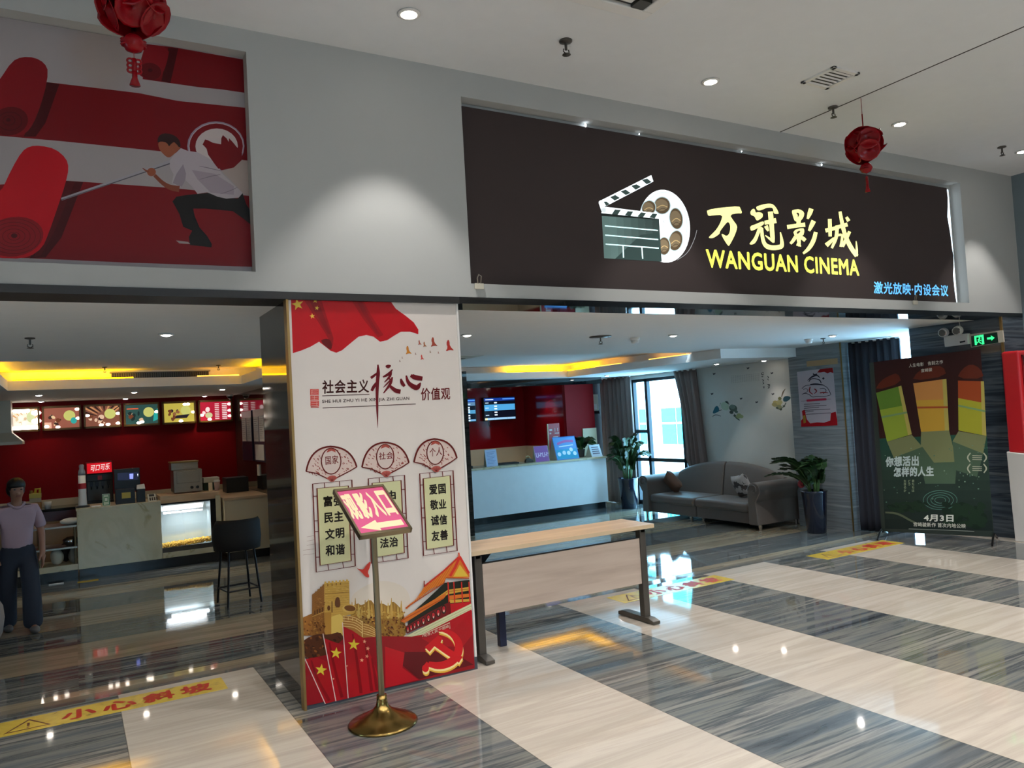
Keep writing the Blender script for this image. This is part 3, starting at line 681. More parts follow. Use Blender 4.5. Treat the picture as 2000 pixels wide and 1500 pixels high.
a.poly([(720, 660), (893, 640), (915, 910), (480, 885)], '263634'); a.poly([(364, 560), (560, 600), (480, 700), (370, 720)], '8fa8a5') if 0 else None
for p, q in (((385, 577), (880, 620)), ((388, 663), (883, 705)), ((393, 747), (888, 785)), ((555, 765), (560, 873)), ((730, 778), (738, 883))): a.stroke([p, q], 11, 'cfeeee', 0)
a.build('clapperboard_logo', 'sign_glow', t)
# brush lettering
a = Art((5.4, 4.79, 2.62), (1, 0, 0), (0, 0, 1)).src(1370, 390, 6.25)
YL, BG = 'f4f2a2', '2b2120'
a.poly([(65, 125), (250, 95), (460, 80), (475, 105), (500, 170), (440, 165), (345, 185), (385, 250), (437, 318), (430, 370), (400, 450), (340, 562), (325, 565), (275, 490), (242, 425), (255, 415), (300, 445), (330, 430), (350, 380), (352, 310), (325, 265), (290, 300), (225, 385), (222, 415), (190, 440), (140, 470), (95, 470), (90, 455), (160, 390), (205, 330), (240, 260), (258, 185), (150, 190), (85, 200), (72, 170)], YL, 1)
a.poly([(668, 85), (740, 60), (830, 45), (880, 60), (920, 110), (943, 165), (935, 175), (880, 172), (875, 110), (850, 95), (790, 100), (740, 125), (690, 135), (670, 110)], YL, 1)
a.poly([(640, 108), (655, 130), (660, 160), (700, 150), (745, 165), (750, 200), (735, 225), (680, 260), (660, 235), (650, 205), (600, 185), (595, 150), (615, 120)], YL, 1)
a.poly([(590, 325), (660, 300), (745, 262), (765, 275), (760, 305), (690, 345), (620, 380), (600, 375)], YL, 1)
a.poly([(690, 340), (745, 330), (735, 360), (705, 420), (680, 490), (655, 530), (620, 550), (585, 545), (590, 530), (640, 470), (670, 400)], YL, 1)
for P, W_ in (([(735, 345), (740, 440), (760, 530), (800, 575), (870, 590), (960, 580), (985, 560), (978, 480), (962, 395)], [35, 42, 46, 58, 60, 58, 52, 36, 12]), ([(840, 145), (850, 250), (860, 370), (868, 470), (882, 525)], [60, 62, 54, 56, 20]), ([(880, 510), (830, 475), (778, 435)], [40, 28, 10]), ([(770, 282), (840, 270), (912, 255)], [48, 52, 64]), ([(785, 320), (800, 350), (815, 385)], [48, 42, 20]),
    ([(1045, 335), (1150, 318), (1265, 305)], [52, 46, 54]), ([(1188, 245), (1180, 320)], [52, 46]), ([(1182, 430), (1188, 500), (1195, 570)], [54, 50, 28]), ([(1150, 450), (1120, 500), (1085, 538)], [44, 42, 30]), ([(1210, 455), (1240, 475), (1268, 498)], [40, 48, 42]), ([(1160, 545), (1195, 555), (1215, 570)], [30, 30, 12]),
    ([(1340, 110), (1320, 170), (1295, 235)], [58, 56, 26]), ([(1370, 258), (1345, 310), (1312, 382)], [58, 56, 30]), ([(1395, 395), (1370, 500), (1310, 600), (1240, 658)], [46, 54, 50, 26]),
    ([(1565, 235), (1568, 340), (1570, 450)], [46, 46, 40]), ([(1512, 378), (1580, 360), (1645, 345)], [50, 44, 44]), ([(1522, 558), (1570, 515), (1620, 470)], [56, 46, 32]), ([(1635, 342), (1700, 325), (1782, 302)], [48, 44, 50]), ([(1655, 350), (1645, 470), (1590, 592)], [42, 44, 28]),
    ([(1690, 145), (1718, 300), (1755, 450), (1825, 590), (1895, 688)], [36, 48, 50, 56, 50]), ([(1892, 690), (1896, 600), (1887, 505)], [34, 28, 10]), ([(1808, 388), (1772, 470), (1720, 572)], [40, 38, 40]), ([(1768, 212), (1797, 262)], [34, 44]), ([(1655, 435), (1722, 425), (1712, 500), (1700, 575)], [28, 30, 30, 34])): a.stroke(P, W_, YL)
a.poly([(1100, 135), (1130, 122), (1195, 114), (1255, 152), (1248, 212), (1205, 266), (1140, 270), (1115, 200)], YL, 1); a.poly([(1150, 160), (1185, 158), (1195, 190), (1172, 222), (1178, 190)], BG, 1)
a.poly([(1112, 378), (1240, 340), (1258, 380), (1240, 446), (1145, 460)], YL, 1); a.poly([(1165, 388), (1212, 376), (1190, 412), (1160, 420)], BG, 1)
a.text('WANGUAN CINEMA', (62, 830), (1927, 932), (50, 600), 'eef062', .022)
a.build('yellow_lettering', 'sign_glow', t)
a = Art((5.4, 4.79, 2.62), (1, 0, 0), (0, 0, 1)).src(1350, 320, 3.077)
a.text('激光放映·内设会议', (1097, 780), (1545, 797), (1097, 706), '62b4ee', .018); a.build('blue_lettering', 'sign_glow', t)
b = MB()
for x, s_ in ((1143, .014), (1248, .005), (1448, .005), (1604, .009)):
    p = atY(x, 237 if x == 1143 else (257 if x == 1248 else (288 if x == 1448 else 313)), 4.79); b.sph((p.x, 4.79, min(p.z, SZ1-.02)), (s_*.6, .006, s_), 8, 6)
b.build('light_leak', 'led', t)
def clip(px_, py_, label):
    p = atY(px_, py_, 4.70); t = thing('spring_clip', label, 'clip', (p.x, 4.70, 2.60), 0, 'clips along the lower edge of the cinema sign')
    b = MB(); b.box(-.035, .035, -.012, .0, -.03, .012); b.build('jaw', 'offwhite', t, local=True, bevel=.004)
    b = MB(); b.tube([(-.012, -.01, .01), (-.02, -.02, .045), (-.008, -.022, .07), (.012, -.02, .06), (.01, -.01, .01)], .004, 6); b.build('handle', 'steel', t, local=True, smooth=True)
clip(935, 553, 'small spring clip at the lower left corner of the dark sign'); clip(1786, 583, 'small spring clip under the blue lettering of the dark sign')

# ---- poster board on the pillar
t = thing('poster_board', 'tall white poster board on the pillar with red flag, slogans and gate tower artwork', 'poster board', (1.745, 4.74, 0))
b = MB(); b.box(1.176, 2.322, 4.728, 4.752, .075, 2.47); b.build('panel', mat('poster_paper', 'd9d1ca', .35, coat=.15), t)
b = MB(); b.box(1.17, 2.326, 4.72, 4.752, 0, .082); b.build('skirting', mat('slate_skirting', '3c4049', .35), t)
b = MB(); b.box(2.312, 2.326, 4.722, 4.752, .08, 2.47); b.build('edge_strip', 'white', t)
a = Art((1.75, 4.728, 0), (1, 0, 0), (0, 0, 1)).src(500, 540, 3.572)
C1, C2, C3 = 'b3131d', '7c0d14', '5e0a10'
a.poly([(242, 108), (925, 130), (940, 175), (975, 225), (1045, 275), (1100, 320), (1132, 370), (1132, 403), (1075, 385), (1010, 385), (960, 415), (915, 445), (865, 455), (820, 420), (770, 408), (715, 420), (660, 465), (600, 515), (560, 532), (520, 518), (440, 455), (380, 490), (320, 515), (257, 535)], C1)
a.poly([(300, 112), (440, 118), (480, 240), (540, 430), (535, 490), (480, 390), (390, 250)], '8d0f17'); a.poly([(350, 116), (410, 118), (460, 240), (520, 400), (500, 400), (410, 250)], C2); a.poly([(640, 125), (730, 128), (790, 250), (890, 410), (850, 425), (750, 300)], '960f18'); a.poly([(680, 126), (715, 128), (780, 260), (860, 400), (840, 400), (750, 270)], '86101a')
a.poly([(445, 452), (480, 432), (520, 440), (532, 490), (520, 516)], C3, 1)
for x, y, r_, ro in ((290, 195, 44, -12), (380, 123, 19, 20), (413, 168, 20, 5), (425, 220, 17, 10), (393, 277, 21, -8)): a.star(x, y, r_, 'd8b848', ro)
for x, y, s_, c in ((1237, 462, 34, 'a34a3a'), (1345, 488, 40, 'a8322c'), (1060, 518, 30, 'c17a2c'), (1175, 476, 18, 'a86a4a'), (1140, 463, 17, 'a85a4a'), (1157, 566, 18, 'b5423a'), (1215, 526, 9, '8a6a50'), (1113, 540, 8, '8a6a60'), (1020, 567, 7, '8a6a60'), (1003, 590, 8, '7a5a50'), (1272, 532, 8, '9a5a4a')):
    a.poly([(x-s_*.6, y+s_*.9), (x-s_*.2, y+s_*.2), (x-s_*.45, y-s_*.5), (x-s_*.2, y-s_*1.2), (x+s_*.1, y-s_), (x+s_*.2, y), (x+s_, y+s_*.75), (x+s_*.2, y+s_*.6)], c, 1)
a.src(600, 690, 6.667); BR_, MR = '3a120e', '62101a'
a.text('社会主义', (195, 528), (805, 512), (195, 350), BR_, .02); a.stroke([(195, 554), (810, 535)], 9, BR_, 0); a.stroke([(200, 713), (1413, 660)], 9, BR_, 0)
a.text('SHE HUI ZHU YI HE XIN JIA ZHI GUAN', (195, 662), (1330, 618), (193, 607), '30160f', .012)
a.text('价值观', (1482, 617), (1863, 603), (1478, 452), '5e1517', .015)
a.rect(37, 467, 150, 545, 'c0453f'); a.rect(40, 550, 150, 615, 'c0453f'); a.rect(42, 620, 153, 690, 'c0453f'); a.rect(45, 695, 152, 708, 'c0453f')
for k in range(9): a.stroke([(50, 482+k*25), (95, 478+k*25), (140, 481+k*25)], 5, 'dcb8b0'); 
for k in range(3): a.stroke([(62+k*32, 480+75*k), (60+k*32, 535+75*k)], 5, 'dcb8b0', 0)
for P, W_ in (([(920, 148), (925, 250), (915, 350), (910, 450), (908, 600), (912, 750), (917, 972)], [18, 50, 46, 44, 35, 28, 3]), ([(828, 322), (865, 295), (905, 262)], [36, 34, 24]), ([(838, 490), (862, 440), (900, 385)], [34, 44, 30]), ([(905, 350), (935, 352)], [30, 8]), ([(1110, 210), (1060, 275), (985, 308)], [14, 44, 18]), ([(1090, 245), (1080, 300), (1005, 378)], [30, 34, 12]), ([(1108, 310), (1085, 400), (992, 520)], [20, 42, 14]), ([(1060, 330), (1100, 345)], 20), ([(990, 445), (1040, 395), (1080, 350)], [8, 22, 18]), ([(1075, 425), (1150, 490), (1215, 500)], [34, 58, 56]),
    ([(1218, 330), (1232, 385), (1268, 430)], [18, 52, 34]), ([(1288, 290), (1310, 380), (1370, 430), (1430, 455), (1475, 400)], [20, 46, 62, 74, 20]), ([(1345, 290), (1400, 315), (1500, 330)], [36, 68, 54]), ([(1370, 290), (1460, 320)], [40, 40]), ([(1440, 420), (1478, 385)], [30, 20])): a.stroke(P, W_, MR)
a.poly([(1015, 165), (1040, 148), (1085, 150), (1093, 168), (1060, 200), (1030, 188)], MR, 1)
# three fans
a.src(590, 840, 5.358); FL = '5e1814'
def fan(Lp, Rp, Tp, Pv, E, txt, tb):
    def arc(p, q, m_): return [(p[0]*(1-u)**2+2*u*(1-u)*m_[0]+q[0]*u*u, p[1]*(1-u)**2+2*u*(1-u)*m_[1]+q[1]*u*u) for u in [k/10 for k in range(11)]]
    mL = (Lp[0]+.12*(Tp[0]-Lp[0])+10, Tp[1]+12); mR = (Rp[0]-.2*(Rp[0]-Tp[0]), Tp[1]+5)
    up = arc(Lp, Tp, mL)[:-1]+arc(Tp, Rp, mR); lo = [(Rp[0]-.28*(Rp[0]-Pv[0]), Rp[1]*.7+Pv[1]*.3), (Pv[0]+.22*(Rp[0]-Pv[0]), Pv[1]*.75+Rp[1]*.25)], [(Pv[0]-.22*(Pv[0]-Lp[0]), Pv[1]*.7+Lp[1]*.3), (Lp[0]+.4*(Pv[0]-Lp[0]), Lp[1]*.8+Pv[1]*.2)]
    out = up+lo[0]+[Pv]+lo[1]
    a.poly(out, 'd2bdb4'); r2 = random.Random(int(Lp[0]))
    for _ in range(90):
        u = r2.random(); q = up[int(u*20)]; f = r2.uniform(.25, .93); x, y = Pv[0]+(q[0]-Pv[0])*f, Pv[1]+(q[1]-Pv[1])*f
        a.stroke([(x-12*r2.random(), y-12*r2.random()), (x+5, y+r2.uniform(-9, 9)), (x+14*r2.random(), y+12*r2.random())], [3, 9, 3], '8a362e', 1)
    a.stroke(out, 12, FL, 0, True); a.stroke(up, 18, FL, 0)
    a.ell(*E, 'cdbdb6', 0, 30); a.ring(*E, 12, FL)
    a.poly([(E[0]-30, E[1]-E[3]+8), (E[0], E[1]-E[3]), (E[0]+40, E[1]-E[3]+14), (E[0]+48, E[1]-E[3]+44), (E[0]+5, E[1]-E[3]+26), (E[0]-48, E[1]-E[3]+46)], 'a04a40')
    a.text(txt, *tb, '6a1a18', .012)
    a.poly([(Pv[0]-58, Pv[1]-28), (Pv[0]-30, Pv[1]-50), (Pv[0], Pv[1]-58), (Pv[0]+32, Pv[1]-54), (Pv[0]+58, Pv[1]-34), (Pv[0]+16, Pv[1]+6), (Pv[0]-14, Pv[1]+8)], 'a8544c')
    for k in range(-3, 4): a.stroke([(Pv[0], Pv[1]), (Pv[0]+k*14, Pv[1]-46+abs(k)*4)], 3, FL, 0)
fan((42, 433), (570, 385), (295, 172), (312, 532), (303, 325, 102, 135), '国家', ((245, 365), (380, 350), (240, 275)))
fan((625, 388), (1115, 340), (858, 130), (878, 482), (867, 278, 90, 128), '社会', ((800, 312), (950, 300), (800, 235)))
fan((1168, 335), (1615, 290), (1378, 94), (1400, 432), (1388, 237, 87, 122), '个人', ((1330, 280), (1460, 262), (1330, 190)))
def slogan(o, i_, rows):
    a.poly(i_, 'c9c99c'); a.stroke(o, 13, FL, 0, True); a.stroke(i_, 13, FL, 0, True)
    for e in range(4):
        for f in ((.3, .68) if e % 2 == 0 else (.17, .46, .58, .86)):
            p = [o[e][k]+(o[(e+1) % 4][k]-o[e][k])*f for k in (0, 1)]
            q0, q1 = V(i_[e]), V(i_[(e+1) % 4]); dd = (q1-q0).normalized(); q = q0+dd*((V(p)-q0).dot(dd)); a.stroke([tuple(p), tuple(q)], 8, FL, 0)
    for r_ in rows: a.text(*r_, '1a1613', .028)
slogan([(107, 563), (517, 522), (553, 1422), (145, 1485)], [(153, 610), (480, 582), (510, 1365), (185, 1415)], [('富强', (220, 805), (428, 788), (218, 690)), ('民主', (228, 975), (430, 955), (225, 860)), ('文明', (238, 1150), (440, 1125), (235, 1035)), ('和谐', (242, 1320), (445, 1298), (240, 1205))])
slogan([(688, 508), (1067, 472), (1105, 1337), (722, 1393)], [(728, 555), (1030, 526), (1065, 1282), (760, 1330)], [('自由', (780, 742), (978, 722), (775, 645)), ('平等', (790, 905), (985, 885), (785, 805)), ('公正', (800, 1070), (992, 1048), (797, 970)), ('法治', (810, 1240), (1000, 1214), (808, 1132)), ])
slogan([(1225, 455), (1573, 423), (1617, 1260), (1265, 1312)], [(1262, 507), (1543, 476), (1580, 1205), (1298, 1248)], [('爱国', (1325, 680), (1500, 662), (1320, 570)), ('敬业', (1335, 838), (1505, 822), (1330, 732)), ('诚信', (1343, 1003), (1513, 985), (1340, 895)), ('友善', (1350, 1165), (1522, 1145), (1345, 1055))])
for y in (1115, 1160, 1205, 1255, 1305): a.stroke([(5 if y > 1210 else 45, y), (125, y-14)], 3, 'a08078', 0)
# lower artwork
a.src(580, 1080, 4.84)
a.poly([(500, 420), (600, 330), (790, 250), (1000, 300), (1080, 420), (1060, 640), (500, 640)], 'd9cebf', 2)
r2 = random.Random(3)
a.poly([(500, 800), (505, 540), (560, 470), (620, 500), (690, 430), (740, 500), (800, 470), (870, 510), (900, 450), (960, 500), (1010, 560), (1035, 760), (1000, 800)], '8f6a2c', 1)
for k in range(16):
    x = 520+k*31; h = 60+45*sin(k*1.7); a.poly([(x-18, 620), (x-9, 560-h*.4), (x, 500-h), (x+10, 560-h*.4), (x+20, 620)], ('b9954a', 'a47c36', 'c4a558')[k % 3], 1)
for _ in range(260): x = r2.uniform(515, 1015); y = r2.uniform(500, 790); y = max(y, 640-150*sin((x-500)/80) if x < 760 else 560); a.ell(x, y, r2.uniform(5, 15), r2.uniform(4, 10), r2.choice(['6a3a18', '7a4a20', 'b88a3c', '593015', '8a5a26', '4a2812'] if y > 600 else ['c09a4a', 'b08638', '9a6e2c', 'c8a85c']), r2.uniform(0, 90), 7)
a.poly([(50, 610), (140, 570), (140, 780), (55, 780)], '94602a'); a.poly([(140, 395), (170, 370), (200, 345), (255, 290), (260, 780), (140, 780)], '8c5c28'); a.poly([(255, 285), (490, 262), (495, 480), (555, 520), (540, 570), (430, 600), (430, 780), (258, 780)], 'c59d48')
for _ in range(60): x, y = r2.uniform(145, 250), r2.uniform(420, 740); a.rect(x, y, x+r2.uniform(8, 20), y+7, r2.choice(['7a4e20', 'b07c3a']))
for _ in range(40): x, y = r2.uniform(262, 470), r2.uniform(300, 480); a.rect(x, y, x+r2.uniform(10, 26), y+5, r2.choice(['b08a3c', 'd2b060']))
for k in range(4): a.rect(284+k*40, 290-k*4, 292+k*40, 312-k*4, '7a5220')

for k in range(22):
    y = 300+k*22
    if y < 760: a.stroke([(142, y+95-k*.5), (256, y+8)], 2.5, '7c5224', 0)
    a.stroke([(260, y), (488 if y < 480 else 430, y-14)], 2.5, 'a8823c', 0)
for k in range(7): a.rect(256+k*34, 268-k*3.2, 274+k*34, 292-k*3.2, 'd2ac56')
for k in range(5): a.rect(142+k*24, 384-k*22, 156+k*24, 404-k*22, '8a5c28')
a.poly([(258, 560), (320, 556), (320, 780), (258, 780)], 'a87a34')
a.stroke([(258, 384), (490, 368)], 4, '7a5220', 0); a.stroke([(140, 600), (258, 550)], 8, 'b98c48', 0)
a.poly([(356, 512), (354, 440), (378, 408), (402, 430), (408, 512)], '5a3416', 1); a.ell(296, 518, 14, 24, '5a3416'); a.rect(322, 455, 332, 560, '6a4420')
for k in range(4): a.rect(158+k*24, 540-k*9, 170+k*24, 580-k*9, '5a3818')
a.ell(490, 522, 66, 38, 'd2ac58'); a.ell(496, 520, 54, 28, '6a4018', 8)
a.poly([(320, 600), (400, 572), (430, 600), (430, 780), (320, 780)], 'd3b35a'); a.poly([(430, 590), (560, 592), (612, 645), (770, 752), (772, 810), (430, 810)], '9a6a30')
for k in range(5): a.stroke([(430, 592+k*24), (540, 602+k*24), (612, 650+k*26)], 6, 'd9bc7a'); a.stroke([(622, 668+k*22), (700, 690+k*22), (770, 752+k*12)], 5, 'd9bc7a')
for k in range(5): a.stroke([(440+k*40, 600+k*k*2), (440+k*40, 630+k*k*2)], 5, 'd9bc7a', 0)
a.stroke([(613, 640), (613, 790)], 8, 'd9bc7a', 0)
a.poly([(50, 1010), (50, 830), (110, 790), (200, 760), (300, 770), (400, 738), (440, 800), (440, 1010)], '4a2614', 1)
for _ in range(50): x, y = r2.uniform(60, 420), r2.uniform(790, 1000); a.ell(x, y, r2.uniform(8, 22), r2.uniform(6, 14), r2.choice(['2e170e', '6a3a18', '3c1d10', '84501f']), r2.uniform(0, 90), 8)
for _ in range(30): x, y = r2.uniform(60, 250), r2.uniform(650, 770); a.ell(x, y, r2.uniform(8, 20), r2.uniform(6, 12), r2.choice(['7a4a1e', 'a8722c', '5a3014']), r2.uniform(0, 90), 8)
# gate tower
OR, ORD, GD, DK = 'c76a24', 'a8481c', 'c79a3c', '1d2018'
a.poly([(1050, 790), (1180, 700), (1440, 560), (1640, 470), (1650, 800), (1170, 800)], 'a5141e')
a.poly([(1055, 590), (1390, 280), (1625, 250), (1640, 470), (1440, 560), (1030, 760)], DK)
a.poly([(1062, 600), (1420, 345), (1626, 318), (1628, 350), (1420, 388), (1066, 622)], GD); a.stroke([(1070, 600), (1420, 362), (1626, 336)], 6, '8a5a20', 0)
a.poly([(972, 638), (1060, 572), (1400, 372), (1400, 402), (1376, 432), (1010, 660)], OR); a.stroke([(975, 640), (1380, 425)], 10, ORD, 0)
a.poly([(1018, 515), (1062, 478), (1130, 430), (1195, 318), (1380, 168), (1530, 28), (1575, 110), (1622, 190), (1624, 228), (1400, 236), (1382, 288), (1260, 335), (1140, 430), (1060, 500), (1032, 528)], OR)
for k in range(1, 16): q = k/16; a.stroke([(1070+312*q, 482-205*q), (1198+310*q, 322-262*q)], 3.5, 'd9812f' if k % 2 else 'b45c1e', 0)
a.stroke([(1020, 520), (1140, 440), (1382, 280), (1400, 232), (1622, 236)], 9, ORD, 0); a.stroke([(1195, 315), (1380, 168), (1528, 30)], 15, 'b5281f', 0); a.stroke([(1196, 320), (1196, 260)], 10, '7a2a1a', 0)
a.poly([(1532, 108), (1470, 222), (1614, 220)], 'cfae3e'); a.stroke([(1530, 30), (1575, 110), (1618, 190)], 22, 'c02a22', 0); a.stroke([(1528, 40), (1490, 130), (1440, 216)], 24, 'c02a22', 0); a.stroke([(1522, -5), (1528, 40)], 14, 'c0452a', 0)
a.poly([(1430, 400), (1632, 380), (1634, 410), (1430, 440)], OR); a.poly([(1430, 440), (1634, 430), (1634, 455), (1440, 470)], GD)
for x in (1420, 1475, 1548, 1618): a.stroke([(x, 270), (x+10, 470)], 12, 'b5281f', 0)
a.poly([(1440, 478), (1634, 458), (1636, 478), (1450, 570)], 'b0161f'); a.poly([(1020, 692), (1240, 560), (1440, 456), (1450, 570), (1180, 690), (1030, 760)], '6b1216')
for k, (x, y) in enumerate(((1042, 718), (1072, 700), (1105, 682), (1140, 662), (1188, 640), (1236, 612), (1282, 588), (1328, 562), (1380, 530))): a.ell(x, y, 15+k, 28+k*1.7, DK); a.ell(x, y-2, 9+k*.8, 20+k, 'b5202a'); a.rect(x-3, y+4, x+4+k*.4, y+26, 'd6b9a8')
a.poly([(1020, 782), (1640, 474), (1642, 530), (1172, 768), (1050, 792)], 'c9cba2'); a.stroke([(1100, 760), (1640, 498)], 4, '9a9a70', 0); a.stroke([(1130, 772), (1640, 520)], 3, '9a9a70', 0)
a.stroke([(1180, 800), (1182, 768), (1438, 655), (1438, 712)], 7, 'd8c0a8', 0); a.text('世界人民大团结', (1190, 798), (1428, 700), (1188, 770), 'd8c0a8', .01)
# flags
a.poly([(600, 800), (780, 782), (1180, 788), (1460, 770), (1650, 640), (1672, 1085), (80, 1440), (72, 1000), (270, 960), (440, 800)], '85101a')
a.poly([(1170, 800), (1440, 760), (1645, 540), (1655, 760), (1560, 880), (1300, 880)], 'a0121c'); a.poly([(990, 1060), (1010, 930), (1290, 930), (1540, 980), (1660, 1050), (1150, 1190)], '560d14')
a.poly([(825, 880), (1010, 938), (990, 1080), (1140, 1192), (830, 1268)], 'b01520')
a.poly([(70, 1000), (130, 985), (190, 985), (275, 1020), (345, 1270), (362, 1392), (260, 1422)], '97121b'); a.poly([(250, 800), (330, 832), (435, 865), (480, 1368), (362, 1394)], '9c121c'); a.poly([(432, 690), (520, 730), (620, 800), (690, 960), (760, 1150), (790, 1295), (478, 1368)], 'a0131d')
for P in ([(520, 760), (560, 1000), (600, 1320)], [(640, 850), (670, 1050), (700, 1300)], [(300, 840), (340, 1050), (420, 1360)], [(130, 1010), (180, 1180), (300, 1390)], [(700, 990), (730, 1150), (750, 1290)]): a.stroke(P, [14, 26, 30], '7c0d15')
for p, q in (((66, 985), (262, 1420)), ((240, 758), (362, 1396)), ((424, 652), (478, 1368))): a.stroke([p, q], 8, 'd9c4bc', 0)
for x, y, r_, ro in ((222, 1100, 58, 8), (363, 942, 56, 6), (530, 862, 58, 4), (632, 832, 20, 10), (663, 898, 22, 6), (655, 972, 20, 12), (607, 1008, 22, 4), (338, 1184, 12, 0), (465, 1062, 12, 0)): a.star(x, y, r_, 'd6c23a' if r_ > 40 else 'dc9a78', ro)
# bird
a.poly([(555, 140), (590, 150), (620, 155), (650, 110), (690, 72), (685, 130), (660, 180), (678, 215), (670, 232), (640, 222), (600, 175)], 'c23a30', 1)
# emblem
def emblem(dx, dy, c, c2=None):
    a.stroke([(1330+dx, 726+dy), (1430+dx, 740+dy), (1500+dx, 800+dy), (1530+dx, 890+dy), (1500+dx, 980+dy), (1430+dx, 1040+dy), (1330+dx, 1065+dy), (1235+dx, 1045+dy)], [8, 44, 66, 78, 78, 76, 70, 50], c)
    a.stroke([(1235+dx, 1035+dy), (1210+dx, 1075+dy)], [44, 50], c, 0); a.ell(1207+dx, 1085+dy, 32, 36, c)
    a.poly([(1200+dx, 885+dy), (1325+dx, 775+dy), (1368+dx, 800+dy), (1345+dx, 850+dy), (1290+dx, 878+dy), (1245+dx, 930+dy)], c)
    a.stroke([(1300+dx, 845+dy), (1420+dx, 930+dy), (1540+dx, 1005+dy)], [62, 62, 66], c, 0)
emblem(6, 36, 'd9a93c'); emblem(3, 20, 'f0dc9a'); emblem(0, 0, 'c2161f')
a.build('print', 'gloss_print', t)

# ---- film poster on a stand before the stone wall
D = V((.391, -.920, 0)).normalized(); PO = V((8.243, 5.81, 0))
t = thing('poster_stand', 'tall dark green film poster on a folding stand before the blue grey stone wall', 'poster stand', PO)
A0, A1 = PO+D*.03, PO+D*1.13
Nn = V((D.y, -D.x, 0)); b = MB(); w3 = lambda s_, z, o=0: PO+D*s_+V((0, 0, z))+Nn*o
b.prism([w3(0, .07), w3(1.13, .06), w3(1.13, 2.1), w3(0, 2.06)], Nn*-.004); b.build('poster_sheet', mat('poster_base', '23302c', .4), t)
a = Art(PO, D, (0, 0, 1)).src(1695, 670, 3.749)
# plain colour fields standing in for the film artwork
for k in range(10):
    f = k/10; f2 = (k+1)/10; yl = lambda q: 640+q*720; c = (30+14*(1-abs(f-.35)*2), 62+18*(1-f)-26*f, 52+14*(1-f)-16*f)
    a.poly([(82+f*45, yl(f)), (868+f*50, yl(f)+f*15), (868+f2*50, yl(f2)+f2*15), (82+f2*45, yl(f2))], c)
a.poly([(42, 140), (825, 42), (868, 660), (86, 700)], '2f1414')
for q, c, c2 in (([(60, 365), (245, 312), (322, 668), (140, 722)], '93a83a', '5f8430'), ([(332, 295), (575, 262), (595, 640), (390, 650)], 'c9a03c', 'c78a4c'), ([(660, 275), (850, 280), (868, 680), (664, 640)], 'a8a832', '9a4420')):
    a.poly(q, c); m0 = lambda i, j, f: (q[i][0]*(1-f)+q[j][0]*f, q[i][1]*(1-f)+q[j][1]*f)
    a.poly([q[0], q[1], m0(1, 2, .4), m0(0, 3, .35)], c2); a.poly([m0(1, 2, .0), m0(1, 2, 1), m0(2, 3, .15), m0(1, 0, .12)], 'b8ab5a')
    a.stroke([m0(0, 3, .5), m0(1, 2, .55)], 14, '7a9a6a' if c != 'c9a03c' else 'a8502c', 0)
    a.poly([(q[0][0]-10, q[0][1]-15), (q[0][0]+30, q[0][1]-85), ((q[0][0]+q[1][0])/2, q[0][1]-125), (q[1][0]-25, q[1][1]-95), (q[1][0]+4, q[1][1]-20)], '5c2416', 1)
for q in ([(140, 722), (322, 672), (400, 760), (190, 840)], [(390, 650), (595, 640), (650, 870), (385, 880)], [(664, 645), (868, 682), (845, 810), (620, 720)]): a.poly(q, '7d835c')
for q in ([(190, 840), (400, 760), (560, 980), (330, 960)], [(385, 880), (650, 870), (640, 1030), (420, 1030)], [(620, 720), (845, 810), (800, 980), (640, 930)]): a.poly(q, '4c6450')
r2 = random.Random(8)
for _ in range(60): a.ell(r2.uniform(110, 880), r2.uniform(740, 1180), r2.uniform(2, 7), r2.uniform(2, 5), r2.choice(['6f8f80', '8aa890', '4f7868']), 0, 8)
for k in range(4): a.ring(530, 1150, 40+k*28, 22+k*16, 4, '57857a')
for c in ('16281f', '1d3324'):
    for _ in range(24): a.ell(r2.uniform(150, 430), r2.uniform(1170, 1230), r2.uniform(14, 34), r2.uniform(8, 18), c, r2.uniform(0, 40), 9)
    for _ in range(40): a.ell(r2.uniform(570, 860), r2.uniform(1180, 1340), r2.uniform(18, 44), r2.uniform(12, 26), c, r2.uniform(0, 40), 9)
a.stroke([(128, 1240), (220, 1245), (330, 1310), (430, 1345)], [12, 16, 14, 8], '5a6450')
WH = 'd2d3c8'
a.text('人生电影　告别之作', (302, 180), (551, 152), (301, 152), WH, .01); a.text('宫崎骏', (392, 216), (472, 206), (391, 190), WH, .01)
a.text('你想活出', (130, 908), (374, 900), (130, 832), 'c9dcdc', .035); a.text('怎样的人生', (190, 980), (484, 975), (190, 908), 'c9dcdc', .035)
a.text('4月3日', (410, 1305), (628, 1309), (410, 1254), 'dfe2da', .03); a.text('宫崎骏新作 首次内地公映', (335, 1342), (717, 1356), (335, 1310), WH, .012)
for cx, s_ in ((332, '君たちは'), (304, 'どう'), (273, '生きるか')):
    for k, ch in enumerate(s_): a.text(ch, (cx-9, 1020+k*23), (cx+9, 1020+k*23), (cx-9, 1001+k*23), '9aa88a', .02)
a.stroke([(300, 1360), (500, 1366), (780, 1378)], 4, '9aa39a', 0)
for y in (838, 918):
    for sx in (-1, 1): a.stroke([(800+sx*48, y-34), (800+sx*74, y), (800+sx*50, y+32)], [8, 12, 8], 'b7bda8')
    for k in range(3): a.stroke([(766, y-14+k*14), (836, y-12+k*14)], 5, 'b7bda8', 0)
a.build('poster_print', 'print', t)
b = MB()
for s_ in (.0, 1.13): b.tube([w3(s_, .09, -.02), w3(s_, .07, .10), w3(s_, .008, .24)], .011, 8); b.tube([w3(s_, .09, -.02), w3(s_*.999, .008, -.28)], .011, 8)
